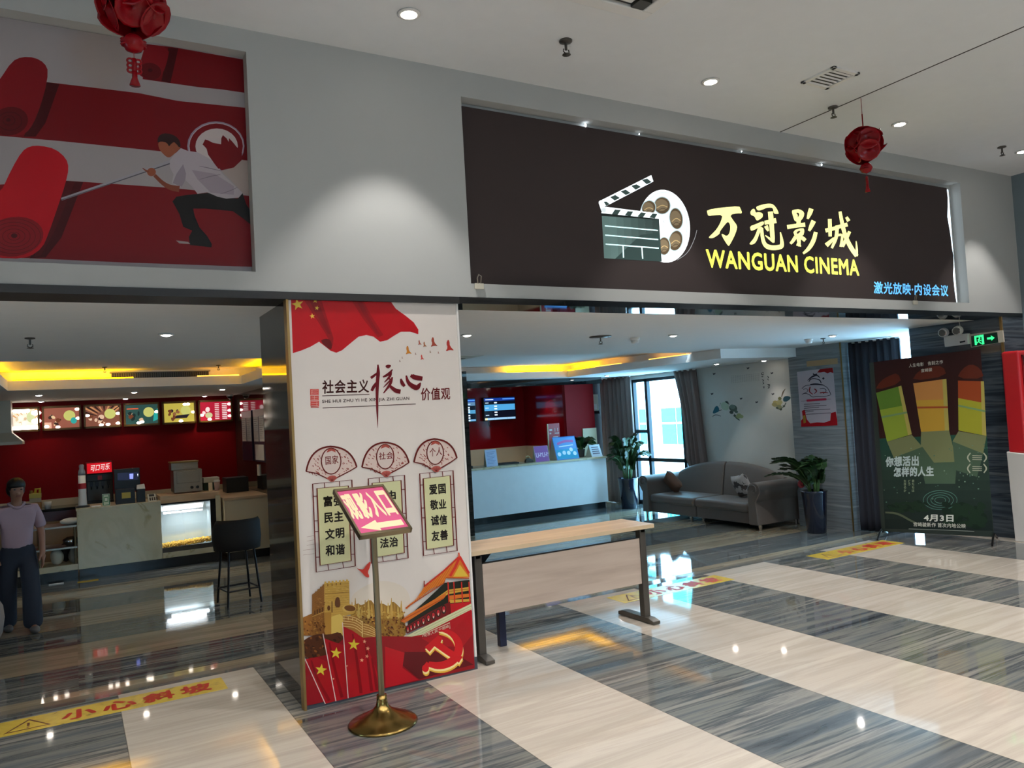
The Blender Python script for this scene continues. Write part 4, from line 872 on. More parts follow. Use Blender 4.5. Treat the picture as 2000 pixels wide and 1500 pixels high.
b.tube([w3(0, .085, -.02), w3(1.13, .085, -.02)], .011, 8); b.tube([w3(.565, .085, -.02), w3(.565, 2.06, -.02)], .011, 8); b.tube([w3(0, 2.05, -.012), w3(1.13, 2.09, -.012)], .009, 8)
b.build('folding_frame', 'blackmet', t)

# ---- paper poster and torn tape on the grey pillar
def sheet(name, label, cat, quad, src_, plane_x, m='paper'):
    a = Art((plane_x, 8, 0), (0, -1, 0), (0, 0, 1)).src(*src_)
    q = [a.p3(*a.uv(p)) for p in quad]; b = MB(); b.prism(q, (.003, 0, 0))
    c = sum(q, V((0, 0, 0)))/4; t = thing(name, label, cat, c); b.build('sheet', m, t); return t, a
t, a = sheet('paper_poster', 'white and red paper poster taped on the grey pillar above the potted plant', 'poster', [(1308, 195), (1828, 130), (1895, 968), (1370, 990)], (1380, 700, 7.407), 9.855, mat('lilac_paper', 'b9aeb6', .5))
a.poly([(1600, 205), (1640, 155), (1825, 133), (1835, 212), (1790, 200), (1750, 216), (1700, 195), (1650, 205)], '8c1216')
r2 = random.Random(4)
for P, w_ in (([(1460, 320), (1530, 260), (1600, 240), (1640, 280)], [6, 26, 20, 8]), ([(1480, 340), (1500, 300), (1560, 290), (1640, 310), (1660, 360)], [10, 16, 8, 16, 12]), ([(1500, 380), (1580, 370), (1690, 385)], [18, 26, 14]), ([(1380, 440), (1420, 395), (1500, 385)], 8), ([(1380, 520), (1430, 500), (1500, 530), (1520, 560), (1600, 550), (1700, 555), (1790, 530)], 8), ([(1690, 390), (1750, 420), (1790, 500), (1800, 530)], 9), ([(1540, 220), (1560, 240), (1600, 225)], 18), ([(1680, 300), (1700, 280)], 26), ([(1400, 450), (1450, 430), (1470, 480), (1400, 510)], 7), ([(1640, 440), (1700, 430), (1740, 470), (1690, 510)], 9)): a.stroke(P, w_, '2a2432')
for P in ([(1500, 410), (1480, 480), (1540, 520)], [(1560, 440), (1600, 470), (1560, 510)], [(1640, 500), (1700, 490), (1760, 500)]): a.stroke(P, [16, 20, 8], '8a2a2c')
a.stroke([(1460, 610), (1590, 600), (1722, 592)], 32, 'b8304a', 0); a.ell(1460, 610, 16, 16, 'b8304a'); a.ell(1722, 592, 16, 16, 'b8304a'); a.stroke([(1370, 620), (1440, 613)], 4, '6a5a60', 0); a.stroke([(1735, 592), (1800, 588)], 4, '6a5a60', 0)
for k, (x0, x1) in enumerate(((1410, 1640), (1410, 1735), (1410, 1630), (1410, 1790), (1410, 1550), (1440, 1800))): a.stroke([(x0, 665+k*29), (x1, 652+k*27)], 9, '5c505a', 0)
a.poly([(1370, 990), (1366, 900), (1395, 870), (1380, 760), (1420, 740), (1450, 880), (1500, 940), (1600, 925), (1700, 930), (1790, 900), (1800, 790), (1870, 770), (1890, 880), (1896, 968)], 'a3121c'); a.poly([(1395, 830), (1430, 820), (1440, 930), (1405, 940)], 'a07a2c')
a.build('poster_print', 'print', t)
t, a = sheet('tape_remnant', 'torn strip of tan tape on the grey pillar above the paper poster', 'tape', [(697, 235), (913, 212), (915, 252), (700, 272)], (1380, 640, 3.572), 9.856, mat('tan_tape', 'a98c66', .7))
# ---- wall decals behind the sofa
a = Art((10.05, 9, 0), (0, -1, 0), (0, 0, 1)).src(1380, 700, 7.407)
def decal(name, label, fn):
    global a
    a = Art((10.049, 9, 0), (0, -1, 0), (0, 0, 1)).src(1380, 700, 7.407); fn(a)
    vs = a.mb.v; c = sum(vs, V((0, 0, 0)))/len(vs)
    if name == 'verse_sticker': o = thing(name, label, 'wall sticker', c, 0, 'stickers on the wall behind the sofa'); a.mb.build('verse_print', 'print', o)
    else: o = a.mb.build(name, 'print', loc=c); tag(o, label, 'wall sticker', 'stickers on the wall behind the sofa')
INK = '3a3c40'
decal('bird_sticker', 'blue bird sticker on a twig at the left of the pale wall', lambda a: (a.poly([(85, 790), (105, 740), (130, 690), (165, 690), (185, 730), (180, 770), (140, 785), (110, 800)], '2f6a7c', 1), a.stroke([(80, 845), (130, 810), (210, 835)], [5, 12, 5], INK), a.stroke([(180, 755), (220, 745)], 8, INK, 0), a.stroke([(185, 690), (210, 640), (190, 650)], 5, '6f8a70')))
def fl1(a):
    for x, y, r_, c in ((290, 640, 30, '4a5a52'), (385, 720, 62, '55645a'), (375, 700, 40, '6f8276'), (360, 780, 30, '46524c'), (430, 770, 26, '5a6a5c'), (410, 830, 22, '4f5c50')): a.ell(x, y, r_, r_*.8, c, 20, 12)
    a.poly([(200, 650), (270, 620), (330, 680), (310, 760), (220, 740)], 'a8b8a0', 2); a.stroke([(280, 630), (330, 665)], [18, 8], INK, 0)
    for x, y in ((470, 820), (500, 840), (450, 850)): a.ell(x, y, 36, 26, '98a070', 10, 12)
    a.stroke([(400, 800), (420, 860), (480, 895)], [8, 12, 14], '48544a')
decal('flower_sticker', 'grey green flower sticker beside the blue bird', fl1)
def fl2(a):
    a.stroke([(1140, 440), (1105, 490), (1085, 560)], [6, 26, 10], '6a5c4c'); a.poly([(1110, 560), (1160, 540), (1225, 560), (1200, 600), (1150, 630), (1105, 620)], '2d4e58', 1)
    for x, y, c in ((1000, 640, 'a89a62'), (1040, 660, 'b0a26a'), (985, 670, '9a9064'), (1060, 630, 'a8a070'), (1050, 700, '8a8a66')): a.ell(x, y, 42, 30, c, 15, 12)
    a.ell(1060, 580, 26, 24, '6a6a40'); a.stroke([(1150, 640), (1120, 700), (1060, 740), (1010, 720)], [14, 10, 12, 10], '4a544c')
    for x, y in ((1020, 715), (1075, 740), (1120, 690)): a.ell(x, y, 20, 14, '4c5448', 0, 10)
decal('flower_sticker', 'yellow and teal flower sticker near the grey pillar', fl2)
def verse(a):
    for P in ([(795, 205), (800, 240), (830, 235)], [(810, 200), (825, 215)], [(795, 265), (820, 265)], [(805, 305), (830, 320), (810, 335)], [(812, 345), (832, 360), (812, 375)], [(815, 410), (840, 410)], [(818, 425), (840, 425)], [(880, 255), (900, 275), (885, 290)], [(880, 300), (900, 315)], [(878, 375), (910, 378), (890, 395)], [(915, 375), (910, 410)], [(885, 405), (915, 425), (885, 432)]): a.stroke(P, [7, 12, 6][:len(P)] if len(P) == 3 else 9, '2b2b2e')
    for r_ in range(7):
        for c in range(16): a.stroke([(360+c*26, 255+r_*16-c*2.2), (374+c*26, 254+r_*16-c*2.2)], 5, '8c8c88', 0)
decal('verse_sticker', 'black brush verse sticker with faint small columns high on the pale wall', verse)
for x, y, s_ in ((110, 222, 'left'), (600, 140, 'top'), (80, 512, 'lowest left'), (500, 580, 'middle'), (725, 632, 'lower middle'), (945, 212, 'right of the verse'), (960, 515, 'beside the yellow flower')):
    decal('butterfly_sticker', 'tiny dark butterfly sticker, the '+s_+' one on the pale wall', lambda a: (a.poly([(x-24, y-14), (x, y-4), (x+22, y-18), (x+14, y+14), (x, y+8), (x-8, y+24)], '4c4c50', 1), a.stroke([(x-4, y+14), (x+10, y-12)], 6, INK, 0)))
# ---- yellow caution strips on the floor
def floor_strip(label, x0, x1, y0, y1):
    c = ((x0+x1)/2, (y0+y1)/2, 0); t = thing('caution_strip', label, 'floor sticker', c, 0, 'yellow slope warning strips')
    b = MB(); b.box(x0, x1, y0, y1, 0, .0012); b.build('tape', grain('worn_yellow_tape', [(.30, '7a6a34'), (.38, 'b39a3c'), (.6, 'c4aa40'), (.74, 'a58e3c')], (9, 9, 1), .25, 1), t)
    a = Art((x0, y0, .0012), (1, 0, 0), (0, 1, 0)); a.px = False; W_, H_ = x1-x0, y1-y0; q = .9
    a.stroke([(.08, .05), (.30, .05), (.19, H_-.05)], .022, '5c3320', 0, True); a.stroke([(.19, .10), (.19, .16)], .014, '5c3320', 0); a.ell(.19, .078, .008, .008, '5c3320')
    for k, ch in enumerate('小心斜坡'): a.text(ch, (.36+k*.225, .045), (.36+k*.225+.19, .045), (.36+k*.225, H_-.045), 'a32a1c', .03)
    a.build('lettering', 'print', t); return t
floor_strip('long yellow warning strip on the floor left of the pillar', -.46, .85, 5.445, 5.715)
floor_strip('yellow warning strip on the floor partly behind the table leg', 4.13, 5.45, 5.43, 5.70)
floor_strip('yellow warning strip on the floor in front of the film poster', 6.78, 8.08, 5.42, 5.70)
o = MB(); p = atZ(172, 1135, ZL); o.box(p.x-.13, p.x+.13, p.y-.07, p.y+.07, ZL, ZL+.0015); tag(o.build('floor_sticker', mat('yellow_sticker', 'b5a02c', .4), loc=(p.x, p.y, ZL)), 'small yellow sticker on the floor in front of the snack counter', 'floor sticker')
# ================================================================== HALL FURNITURE
# ---- floor standing direction sign
t = thing('sign_stand', 'brass floor stand with a tilted pink and yellow direction sign before the poster board', 'sign stand', (1.478, 4.24, 0))
b = MB(); b.lathe([(.193, 0), (.195, .008), (.185, .016), (.12, .045), (.06, .075), (.036, .1), (.03, .13), (.028, .16)], (1.478, 4.24, 0), 40); b.build('base', 'brass', t, smooth=True)
b = MB(); b.cyl((1.478, 4.24, .13), (1.478, 4.24, 1.163), .017, 20); b.build('pole', 'champagne', t, smooth=False)
fr = Matrix.Translation((1.477, 4.24, 1.203)) @ Matrix.Rotation(.076, 4, 'Z') @ Matrix.Rotation(.57, 4, 'X')
b = MB(); b.T = fr; w_, h_ = .157, .215
for x0, x1, y0, y1 in ((-w_, w_, h_-.02, h_), (-w_, w_, -h_, -h_+.02), (-w_, -w_+.014, -h_, h_), (w_-.014, w_, -h_, h_)): b.box(x0, x1, y0, y1, -.028, .004)
b.box(-w_+.01, w_-.01, -h_+.01, h_-.01, -.028, -.012); b.build('frame', 'champagne', t, bevel=.002)
b = MB(); b.T = fr; b.box(-w_+.013, w_-.013, -h_+.019, h_-.019, -.012, -.004); fc = b.build('sign_face', mat('sign_face', 'd8849c', .3), t)
R3 = fr.to_3x3(); a = Art(fr @ V((0, 0, -.004)), R3 @ V((1, 0, 0)), R3 @ V((0, 1, 0))); a.px = False
a.rect(-w_+.014, -h_+.02, w_-.014, h_-.02, 'd25a86'); CRM = 'f2e2b8'
for k, ch in enumerate('观影入口'): x = -.138+k*.0705; a.text(ch, (x, -.075), (x+.064, -.075), (x, .165), CRM, .035)
a.poly([(-.125, -.145), (-.02, -.095), (-.02, -.12), (.128, -.12), (.128, -.168), (-.02, -.168), (-.02, -.19)], CRM)
a.build('lettering', 'gloss_print', fc)

# ---- folding table
t = thing('folding_table', 'long beech topped folding table with a pale front panel beside the poster board', 'table', (3.16, 4.98, 0))
b = MB(); b.box(2.36, 3.97, 4.79, 5.2, .738, .768); b.build('tabletop', 'wood', t, bevel=.003)
b = MB(); b.box(2.358, 3.972, 4.784, 4.79, .738, .768); b.box(2.354, 2.36, 4.79, 5.2, .738, .768); b.box(3.97, 3.976, 4.79, 5.2, .738, .768); b.build('edge_band', 'edge', t)
b = MB(); b.box(2.47, 3.87, 4.852, 4.868, .305, .66); b.build('front_panel', 'panelwood', t)
b = MB(); b.box(2.47, 3.87, 4.85, 4.87, .66, .667); b.build('panel_trim', 'black', t)
for x in (2.405, 3.87):
    b = MB(); b.box(x, x+.058, 4.84, 4.90, .03, .738); b.build('leg', 'bronze', t, bevel=.006)
    b = MB(); b.prism([(x-.006, 4.735, .004), (x-.006, 5.18, .004), (x-.006, 5.18, .03), (x-.006, 5.12, .045), (x-.006, 4.80, .045), (x-.006, 4.735, .028)], (.07, 0, 0)); b.build('foot', 'bronze', t, bevel=.004)
    b = MB(); b.box(x+.008, x+.05, 4.84, 5.16, .70, .738); b.build('bracket', 'black', t, bevel=.004)
b = MB(); b.prism([(2.47, 4.99, .62), (2.56, 4.99, .70), (2.62, 4.99, .735), (2.62, 4.99, .70), (2.56, 4.99, .64), (2.52, 4.99, .60)], (0, .03, 0)); b.build('hinge', 'black', t)
b = MB(); b.box(2.60, 3.87, 5.02, 5.055, .27, .305); b.build('rail', 'bluemet', t)
b = MB(); b.prism([(2.62, 5.05, .0), (2.675, 5.05, .0), (2.63, 5.05, .30), (2.575, 5.05, .30)], (0, .05, 0)) if 0 else b.box(2.68, 2.735, 5.04, 5.09, .0, .31); b.build('rear_leg', 'bluemet', t, bevel=.005)
b = MB(); b.box(3.972, 3.979, 4.80, 4.86, .742, .76); b.build('end_cap', 'black', t)

# ---- ticket kiosk at the right edge of the view
KX, KY = 8.87, 4.40
t = thing('ticket_kiosk', 'red and white ticket kiosk at the right edge before the stone wall', 'kiosk', (KX+.3, KY+.12, 0))
b = MB(); b.prism([(KX+.01, KY-.02, 0), (KX+.01, KY+.26, 0), (KX-.02, KY+.26, .98), (KX-.06, KY-.12, .94), (KX-.06, KY-.12, .87)], (.56, 0, 0)); b.build('cabinet', 'white', t, bevel=.01)
b = MB(); b.box(KX-.02, KX+.55, KY+.05, KY+.24, .96, 2.07); b.build('upper_housing', 'redgloss', t, bevel=.03)
b = MB(); b.box(KX+.035, KX+.495, KY+.042, KY+.05, 1.08, 2.0); b.build('screen', 'blackglass', t, bevel=.002)
b = MB()
for x0, x1, z0, z1 in ((KX+.02, KX+.035, 1.06, 2.02), (KX+.495, KX+.51, 1.06, 2.02), (KX+.02, KX+.51, 2.0, 2.02), (KX+.02, KX+.51, 1.06, 1.08)): b.box(x0, x1, KY+.038, KY+.052, z0, z1)
b.build('screen_surround', mat('dark_red_plastic', '8c1219', .3), t)

# ---- exit sign and emergency lamp on the stone side wall
t = thing('exit_sign', 'green lit emergency exit sign on the stone wall, box tilted', 'exit sign', (9.04, 4.88, 2.2))
P = [atX(x, y, 9.03) for x, y in ((1892, 653), (1958, 645), (1961, 668), (1896, 679))]
b = MB(); b.prism(P, (.02, 0, 0)); b.build('housing', 'offwhite', t, bevel=.004)
a = Art((9.03, 5, 0), (0, -1, 0), (0, 0, 1)).src(1640, 580, 5.556)
a.poly([(1425, 425), (1710, 383), (1722, 495), (1432, 540)], '07120d')
G = '2fe07a'
a.poly([(1460, 425), (1560, 408), (1570, 512), (1545, 515), (1538, 432), (1482, 440), (1490, 520), (1468, 522)], G)
a.ell(1518, 446, 10, 10, G); a.stroke([(1515, 458), (1505, 480), (1525, 495), (1540, 510)], [16, 14, 10, 9], G); a.stroke([(1508, 482), (1490, 500), (1480, 512)], 9, G); a.stroke([(1498, 462), (1520, 466), (1535, 475)], 8, G)
a.stroke([(1600, 452), (1650, 446)], 22, G, 0); a.poly([(1640, 418), (1682, 442), (1648, 474)], G)
a.build('pictogram', 'exit_glow', t)
t = thing('emergency_lamp', 'white twin headed emergency lamp on the stone wall left of the exit sign', 'emergency lamp', (9.04, 5.22, 2.2))
P = [atX(x, y, 8.99) for x, y in ((1842.5, 657), (1889.5, 651), (1890.5, 672), (1845, 678))]
b = MB(); b.prism(P, (.06, 0, 0)); b.build('housing', 'white', t, bevel=.006)
b = MB(); b.prism([atX(x, y, 8.987) for x, y in ((1874, 667), (1885, 665), (1885, 668), (1875, 670))], (.004, 0, 0)); b.build('switch', 'black', t)
for x, y in ((1845.5, 649), (1873, 645)):
    p = atX(x, y, 8.99); b = MB(); b.tube([(8.98, p.y, p.z), (8.92, p.y-.01, p.z-.01)], [.055, .05], 18); b.tube([(8.99, p.y, p.z-.03), (9.01, p.y, p.z-.08)], .012, 8); h = b.build('lamp_head', 'white', t, bevel=.006)
    b = MB(); b.tube([(8.919, p.y-.01, p.z-.01), (8.914, p.y-.011, p.z-.011)], [.042, .036], 16); b.build('reflector', 'chrome', h)
b = MB(); p = atX(1875, 640, 9.03); b.tube([(9.04, p.y, p.z-.02), (9.04, p.y+.01, 2.47)], .004, 6); b.build('cable', 'white', t)
# ================================================================== LOBBY, RECEPTION SIDE
# ---- reception desk
t = thing('reception_desk', 'long white stone reception desk before the red wall', 'desk', (7.5, 12.95, ZL))
b = MB(); b.box(5.82, 9.3, 12.66, 13.2, ZL, ZL+.13); b.build('plinth', 'plinth', t)
b = MB(); b.box(5.82, 9.33, 12.60, 12.66, ZL+.13, .70); b.box(9.27, 9.33, 12.66, 13.2, ZL+.13, .70); b.box(5.82, 9.27, 12.66, 13.2, ZL+.13, .5); b.build('front', 'marble_blue', t)
b = MB(); b.box(5.81, 9.35, 12.58, 13.24, .70, .735); b.build('countertop', 'marble', t, bevel=.004)
DZ = .735
def on_desk(px_, Y=12.85): return atY(px_, 905, Y).x
def stand_card(name, label, cat, x0, x1, h, y, colr, lean=.12, art=None, extra=None):
    t = thing(name, label, cat, ((x0+x1)/2, y, DZ))
    b = MB(); b.prism([(x0, y, DZ), (x1, y, DZ), (x1, y+lean, DZ+h), (x0, y+lean, DZ+h)], (0, .012, 0)); b.build('face_panel', mat(name+'_paper', colr, .35), t)
    for x_, e_ in ((x0, -.006), (x1, .006)): b = MB(); b.prism([(x_, y, DZ), (x_, y+lean, DZ+h), (x_, y+lean*2.2, DZ)], (e_, 0, 0)); b.build('support', 'offwhite', t)
    if art:
        U, W_ = V((1, 0, 0)), V((0, lean, h)).normalized(); a = Art((x0, y, DZ), U, W_); a.px = False; a.w = x1-x0; a.h = math.hypot(lean, h); art(a); a.build('print', 'print', t)
    return t
def notice_art(a):
    for k in range(9): a.stroke([(.03, a.h*.85-k*a.h*.085), (a.w-.03-.03*(k % 3), a.h*.85-k*a.h*.085)], .006, '6f86b8', 0)
stand_card('notice_holder', 'white notice sheet in a clear stand on the left of the reception desk', 'notice stand', on_desk(947), on_desk(969), .31, 12.78, 'b9cdee', .05, notice_art)
t = thing('keyboard', 'black keyboard lying on the reception desk', 'keyboard', (on_desk(990), 12.9, DZ))
b = MB(); b.box(on_desk(970), on_desk(1013), 12.82, 12.98, DZ, DZ+.03); b.build('body', 'black', t, bevel=.006)
b = MB()
for r_ in range(4):
    for c in range(14): x = on_desk(971)+.01+c*(on_desk(1013)-on_desk(971)-.03)/14; b.box(x, x+.022, 12.835+r_*.034, 12.86+r_*.034, DZ+.03, DZ+.038)
b.build('keys', 'black', t)
t = thing('tape_dispenser', 'small grey tape dispenser on the reception desk beside the purple sign', 'tape dispenser', (on_desk(1033), 12.85, DZ))
x = on_desk(1033); b = MB(); b.prism([(x-.09, 12.82, DZ), (x+.1, 12.82, DZ), (x+.08, 12.82, DZ+.05), (x+.0, 12.82, DZ+.09), (x-.07, 12.82, DZ+.08)], (0, .06, 0)); b.build('body', 'darksteel', t, bevel=.01)
b = MB(); b.tube([(x-.02+.05*cos(2*pi*k/16), 12.85, DZ+.075+.05*sin(2*pi*k/16)) for k in range(16)], .012, 6, closed=True); b.build('tape_roll', mat('tape', 'c2a878', .4), t)
def purple(a):
    x = a.w/6
    for k in range(6): a.stroke([(.03+k*x*.93, a.h*.3), (.03+k*x*.93, a.h*.58)], .02, 'd8bcd8', 0); a.stroke([(.03+k*x*.93, a.h*(.3+.1*(k % 3))), (.03+k*x*.93+.045, a.h*(.3+.1*(k % 3)))], .02, 'd8bcd8', 0)
stand_card('purple_sign', 'purple desk sign with pale lettering on the reception desk', 'sign', on_desk(1044.5), on_desk(1071), .30, 12.80, '94529a', .06, purple)
def blue(a):
    a.rect(.02, a.h*.04, a.w-.02, a.h*.45, '2e9fc4')
    for k, (u, v) in enumerate(((.15, .25), (.38, .3), (.58, .28), (.72, .42), (.85, .24))): a.ell(a.w*u, a.h*v, .042, .042, 'd8eaf4', 0, 16)
    a.stroke([(a.w*.15, a.h*.7), (a.w*.5, a.h*.82), (a.w*.9, a.h*.78)], .05, 'b76aa6'); a.stroke([(a.w*.2, a.h*.58), (a.w*.85, a.h*.62)], .02, 'd8eaf4', 0)
    for q in ([(0, 0), (a.w, 0), (a.w, a.h), (0, a.h)],): a.stroke([(p[0], p[1]) for p in q], .02, '2a63a8', 0, True)
t = stand_card('price_board', 'blue leaning price board with white circles on the reception desk', 'sign', on_desk(1082), on_desk(1125), .44, 12.72, '4a8fce', .14, blue)
def lines(a):
    for k in range(4): a.stroke([(.04, a.h*.78-k*a.h*.17), (a.w-.04, a.h*.78-k*a.h*.17)], .022, '6e6a78', 0)
stand_card('desk_notice', 'small white leaning notice at the right end of the reception desk', 'notice stand', on_desk(1149), on_desk(1169), .24, 12.70, 'c8cdd4', .10, lines)
t = thing('card_reader', 'small black box at the left end of the reception desk', 'card reader', (on_desk(909), 12.7, DZ)); b = MB(); x = on_desk(909); b.box(x-.05, x+.05, 12.65, 12.75, DZ, DZ+.05); b.build('body', 'black', t, bevel=.006)
b = MB(); b.box(x-.035, x+.035, 12.66, 12.72, DZ+.05, DZ+.054); b.build('keypad', 'darksteel', t)

# ---- leafy plants
def plant(name, label, loc, pot_r, pot_h, stems, hgt, spread, seed, potm='pot', leaf=.075, lean=(0, 0), group=None, rr=0, slim=1.0):
    t = thing(name, label, 'plant', loc, rr, group); r2 = random.Random(seed)
    b = MB(); b.lathe([(pot_r*.72, 0), (pot_r*.76, .015), (pot_r*.95, pot_h*.8), (pot_r, pot_h*.95), (pot_r*1.05, pot_h), (pot_r*.93, pot_h), (pot_r*.9, pot_h-.04)], n=28); b.build('pot', potm, t, local=True, smooth=True)
    b = MB(); b.lathe([(.001, pot_h-.035), (pot_r*.9, pot_h-.035), (pot_r*.9, pot_h-.05)], n=20); b.build('soil', 'soil', t, local=True)
    st, lf = MB(), MB()
    for k in range(stems):
        an = 2*pi*k/stems+r2.uniform(-.4, .4); h = hgt*r2.uniform(.6, 1.0); sp = spread*r2.uniform(.3, 1.0)*slim
        base = V((.35*pot_r*cos(an), .35*pot_r*sin(an), pot_h-.04)); pts = []
        for i in range(9):
            f = i/8; dr = sp/spread; pts.append(base+V((cos(an)*sp*f**1.35+lean[0]*f*f, sin(an)*sp*f**1.35+lean[1]*f*f, h*(sin(f*(1.35+.75*dr))*(1-.25*dr)))))
        st.tube(pts, [.011-.008*i/8 for i in range(9)], 6)
        for i in range(1, 21):
            f = .18+.82*i/20; q = f*8; j = min(int(q), 7); p = pts[j].lerp(pts[j+1], q-j); tdir = (pts[j+1]-pts[j]).normalized()
            side = tdir.cross(V((sin(an)*.3, -cos(an)*.3, 1))).normalized()
            for sg in (-1, 1):
                L = leaf*r2.uniform(.8, 1.25)*(1.15-.5*abs(f-.5)); d = (side*sg+tdir*.7+V((0, 0, r2.uniform(-.1, .3)))).normalized(); nrm = d.cross(tdir).normalized(); wv = d.cross(nrm).normalized()
                wd = L*.40; b0 = p
                vs = [b0, b0+d*L*.3+wv*wd*.8, b0+d*L*.3-wv*wd*.8, b0+d*L*.3+nrm*L*.04, b0+d*L*.65+wv*wd, b0+d*L*.65-wv*wd, b0+d*L*.65+nrm*L*.07, b0+d*L]
                lf.add(vs, [(0, 3, 1), (0, 2, 3), (1, 3, 6, 4), (3, 2, 5, 6), (4, 6, 7), (6, 5, 7)])
    st.build('stems', 'stem', t, local=True, smooth=True); lf.build('foliage', 'leaf', t, local=True, smooth=True)
    return t
plant('potted_plant', 'tall glossy leaved plant in a dark pot between the reception desk and the brown curtain', (9.55, 12.22, ZL),   .2, .6, 20, .98, .46, 5, leaf=.09, lean=(-.06, -.04))
pr = plant('potted_plant', 'glossy plant with a red ribbon in a tall dark pot between sofa and grey pillar', (9.46, 7.72, ZL), .18, .62, 17, .62, .40, 9, leaf=.085, lean=(-.16, .2))
b = MB(); b.tube([(9.35+.05*cos(2*pi*k/12), 7.85, .42+.045*sin(2*pi*k/12)) for k in range(12)], .02, 6, closed=True); b.sph((9.35, 7.85, .42), (.03, .03, .03), 8, 6); b.build('ribbon', mat('red_ribbon', '9a2a30', .5), pr)
x = on_desk(1140, 12.95)
plant('desk_plant', 'small leafy plant in a grey pot on the reception desk', (x, 13.02, DZ), .085, .16, 11, .34, .34, 21, mat('grey_pot', '4a4744', .4), leaf=.085)

# ---- ticket screens on the red wall
def tv(label, x0, x1, z0, z1, rows):
    t = thing('wall_screen', label, 'screen', ((x0+x1)/2, 14.93, z0), 0, 'ticket screens on the red wall')
    b = MB(); b.box(x0, x1, 14.90, 14.985, z0, z1); b.build('housing', 'black', t, bevel=.008)
    a = Art((x0+.02, 14.90, z0+.02), (1, 0, 0), (0, 0, 1)); a.px = False; W_, H_ = x1-x0-.04, z1-z0-.04
    a.rect(0, 0, W_, H_, '060a16'); a.rect(0, H_*.86, W_, H_, '12307a'); a.stroke([(.03, H_*.93), (W_*.3, H_*.93)], .02, 'b8cbe8', 0); a.stroke([(W_*.6, H_*.94), (W_, H_*.94)], .02, '4a86d0', 0)
    rows(a, W_, H_); a.build('display', 'screen', t)
    b = MB(); b.tube([(x0+.12, 14.96, z0), (x0+.14, 14.97, z0-.09), (x0+.22, 14.98, z0-.14)], .006, 6); b.build('cable', 'black', t)
    return t
def rowsA(a, W_, H_):
    a.rect(0, H_*.42, W_, H_*.70, '3f86b4'); a.rect(0, .0, W_, H_*.09, '7fa6c4')
    for v in (.78, .62, .5, .34, .22): a.stroke([(W_*.32, H_*v), (W_*.41, H_*v)], .026, 'cfe2f2', 0)
    for v in (.78, .55, .22): a.stroke([(W_*.03, H_*v), (W_*.14, H_*v)], .018, '9fb4c8', 0)
    a.rect(W_*.01, 0, W_*.08, H_*.09, 'd8c48a'); 
    for u in (.3, .72): a.rect(W_*u, H_*.03, W_*(u+.01), H_*.07, '1c2c44')
def rowsB(a, W_, H_):
    a.rect(0, H_*.70, W_, H_*.86, '4a6a84'); a.rect(0, H_*.34, W_, H_*.50, '3f7a9c'); a.rect(0, 0, W_, H_*.08, '5b8cb0')
    for v in (.62, .52, .42, .26, .15, .04): a.stroke([(W_*.02, H_*v), (W_*.5, H_*v)], .03, 'c6d8e8', 0); a.stroke([(W_*.66, H_*v), (W_*.86, H_*v)], .03, 'c6d8e8', 0)
    for v in (.77,): a.stroke([(W_*.02, H_*v), (W_*.16, H_*v)], .02, '9fb4c8', 0); a.stroke([(W_*.66, H_*v), (W_*.88, H_*v)], .02, '9fb4c8', 0)
p0, p1 = atY(943.5, 777, 14.9), atY(1008.5, 819, 14.9); tv('wide ticket screen with blue rows on the red wall, the right one', p0.x, p1.x, atY(976, 821, 14.9).z, atY(976, 775, 14.9).z, rowsA)
p1 = atY(931, 819, 14.9); tv('ticket screen with showtime rows partly hidden by the poster board, the left one', p1.x-.98, p1.x, atY(915, 825, 14.9).z, atY(915, 778, 14.9).z, rowsB)
# ---- red standing notice and wall panel
t = thing('standing_banner', 'narrow red standing banner with white print behind the reception desk', 'banner', (8.6, 13.2, ZL))
x0, x1 = atY(1072, 860, 13.3).x, atY(1094, 860, 13.3).x; zt = atY(1083, 827, 13.3).z
b = MB(); b.box(x0, x1, 13.3, 13.32, ZL+.05, zt); b.build('panel', mat('banner_red', 'b01a20', .4), t)
b = MB(); b.box(x0-.02, x0, 13.295, 13.325, ZL+.02, zt); b.box(x0-.02, x1+.02, 13.26, 13.36, ZL, ZL+.05); b.build('stand', 'cream', t)
a = Art((x0, 13.3, zt), (1, 0, 0), (0, 0, 1)); a.px = False; W_ = x1-x0
for u0, u1, v, w_ in ((.1, .35, -.13, .04), (.55, .62, -.13, .07), (.8, .87, -.13, .07), (.1, .25, -.2, .03), (.55, .95, -.2, .02), (.4, .85, -.28, .03), (.42, .55, -.33, .03), (.35, .9, -.4, .02), (.5, .95, -.44, .02), (.3, 1.0, -.53, .025), (.15, .95, -.66, .10), (.2, 1, -.8, .03)): a.stroke([(W_*u0, v), (W_*u1, v)], w_, 'dcc8c4', 0)
for u in (.3, .5, .72): a.rect(W_*u, -.7, W_*(u+.08), -.62, '3a1416')
a.build('print', 'print', t)
t = thing('wall_phone', 'pale wall mounted panel on the dark wall beside the curtain', 'wall panel', (9.75, 13.48, 1.55))
p0, p1 = atY(1147, 803, 13.47), atY(1167, 770, 13.47); b = MB(); b.box(p0.x, p1.x, 13.45, 13.5, p0.z, p1.z); b.build('panel', 'offwhite', t, bevel=.01)
b = MB(); b.box(p0.x+.02, p1.x, 13.43, 13.5, p0.z-.07, p0.z-.01); b.build('tray', 'black', t, bevel=.01)
b = MB(); b.box(p0.x+.04, p1.x-.05, 13.448, 13.45, p0.z+.03, p0.z+.14); b.build('display', 'white', t)

